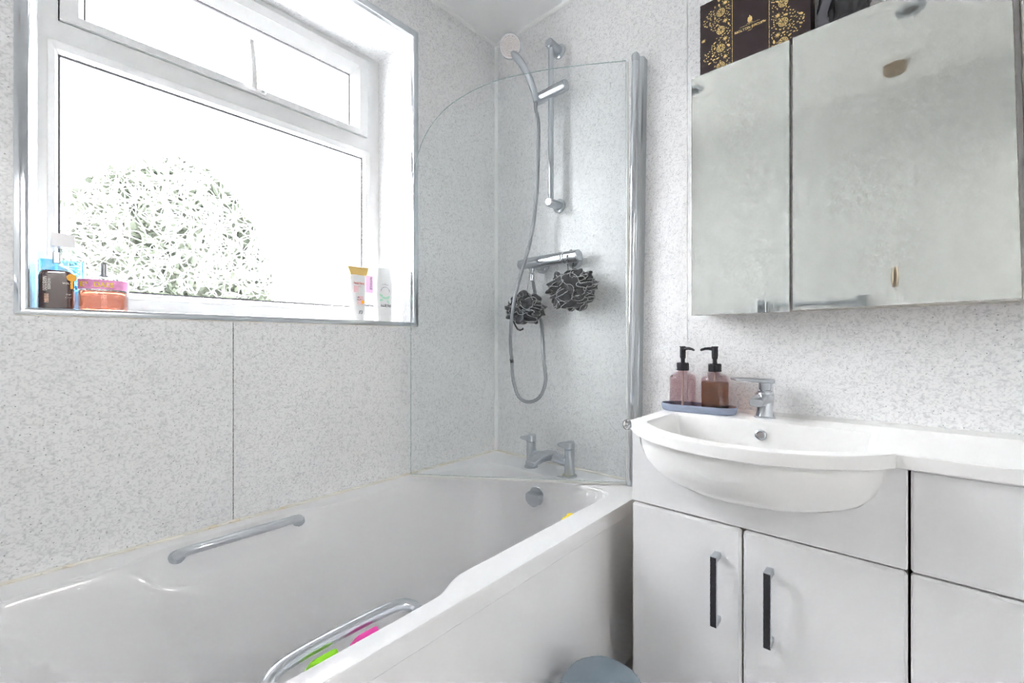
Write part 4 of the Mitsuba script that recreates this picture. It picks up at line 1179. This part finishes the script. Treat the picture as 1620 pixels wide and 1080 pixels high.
rl = thing('towel_rail', 'chrome towel rail with square posts on the wall facing the basin', 'towel rail')
for px_ in (0.762, 1.236):
    put(rl, 'post', cbox(px_ - 0.024, px_ + 0.024, -D_ + 0.0005, -D_ + 0.052, 1.205, 1.300, 0.004), 'chrome')
put(rl, 'bar', rod((0.787, -D_ + 0.034, 1.266), (1.211, -D_ + 0.034, 1.266), 0.011, 20), 'chrome', 30)

# hallway lamp out of view, placed to light the bath panel and vanity
hl_ = thing('unseen_hall_lamp', 'unseen round hallway lamp, out of view, lighting the room through the doorway', 'lamp')
lc = (HX + 0.62, -1.30, 2.02)
put(hl_, 'globe', ellipsoid(lc, (0.15, 0.15, 0.15), 14), 'white_plastic', True)
scene[hl_ + '__globe']['emitter'] = {'type': 'area', 'radiance': rgb([UNSEEN_LAMP * c for c in (1.0, 0.985, 0.96)])}
put(hl_, 'flex', rod((lc[0], lc[1], lc[2] + 0.1505), (lc[0], lc[1], H - 0.0005), 0.004, 8), 'cord_white')

# ------------------------------------------------------------------ outdoors
GND = -0.35
lawn = struct('ground')
put('', 'ground', cbox(-40, -0.36, -30, 30, GND - 0.1, GND, 0.01), 'unseen_ground_mat')
tree = thing('garden_tree', 'leafy green tree outside, blurred behind the obscure window glass', 'tree')
rng = np.random.RandomState(17)
NL = 9000
dirs = rng.normal(size=(NL, 3))
dirs /= np.linalg.norm(dirs, axis=1, keepdims=True)
rad3 = rng.uniform(0.62, 1.0, NL) ** 0.6
lump = 0.80 + 0.45 * (meshkit.fbm(dirs * 2.0 + 4, 3, seed=2) - 0.3)
cc = np.array((-4.1, -0.40, 1.72)) + dirs * rad3[:, None] * lump[:, None] * np.array([0.85, 0.92, 1.25])
lv, lf = [], []
nn = rng.normal(size=(NL, 3))
uu = np.cross(nn, rng.normal(size=(NL, 3)))
uu /= np.linalg.norm(uu, axis=1, keepdims=True)
ww = np.cross(nn / np.linalg.norm(nn, axis=1, keepdims=True), uu)
l_, w_ = rng.uniform(0.05, 0.085, NL)[:, None], rng.uniform(0.022, 0.035, NL)[:, None]
lv = np.stack([cc - uu * l_, cc + ww * w_, cc + uu * l_, cc - ww * w_], 1).reshape(-1, 3)
lf = np.arange(NL * 4).reshape(-1, 4)
put(tree, 'foliage', (lv, lf), 'leaf', kind='stuff')
put(tree, 'inner_foliage', ellipsoid((-4.1, -0.40, 1.72), (0.60, 0.66, 0.95), 16), 'leaf', True)
put(tree, 'trunk', tube([(-4.1, -0.40, GND), (-4.08, -0.41, 0.4), (-4.12, -0.39, 1.2)], [0.10, 0.08, 0.06], 12), 'bark', True)
fe = thing('garden_fence', 'low wooden garden fence outside, below the tree', 'fence')
for k in range(26):
    y = -2.2 + k * 0.155
    put(fe, 'board', cbox(-5.5, -5.48, y, y + 0.147, GND, 1.95 + 0.02 * math.sin(k * 2.1), 0.004), 'fence_wood')
put(fe, 'rail', cbox(-5.478, -5.44, -2.2, 1.83, 1.0, 1.08, 0.004), 'fence_wood')
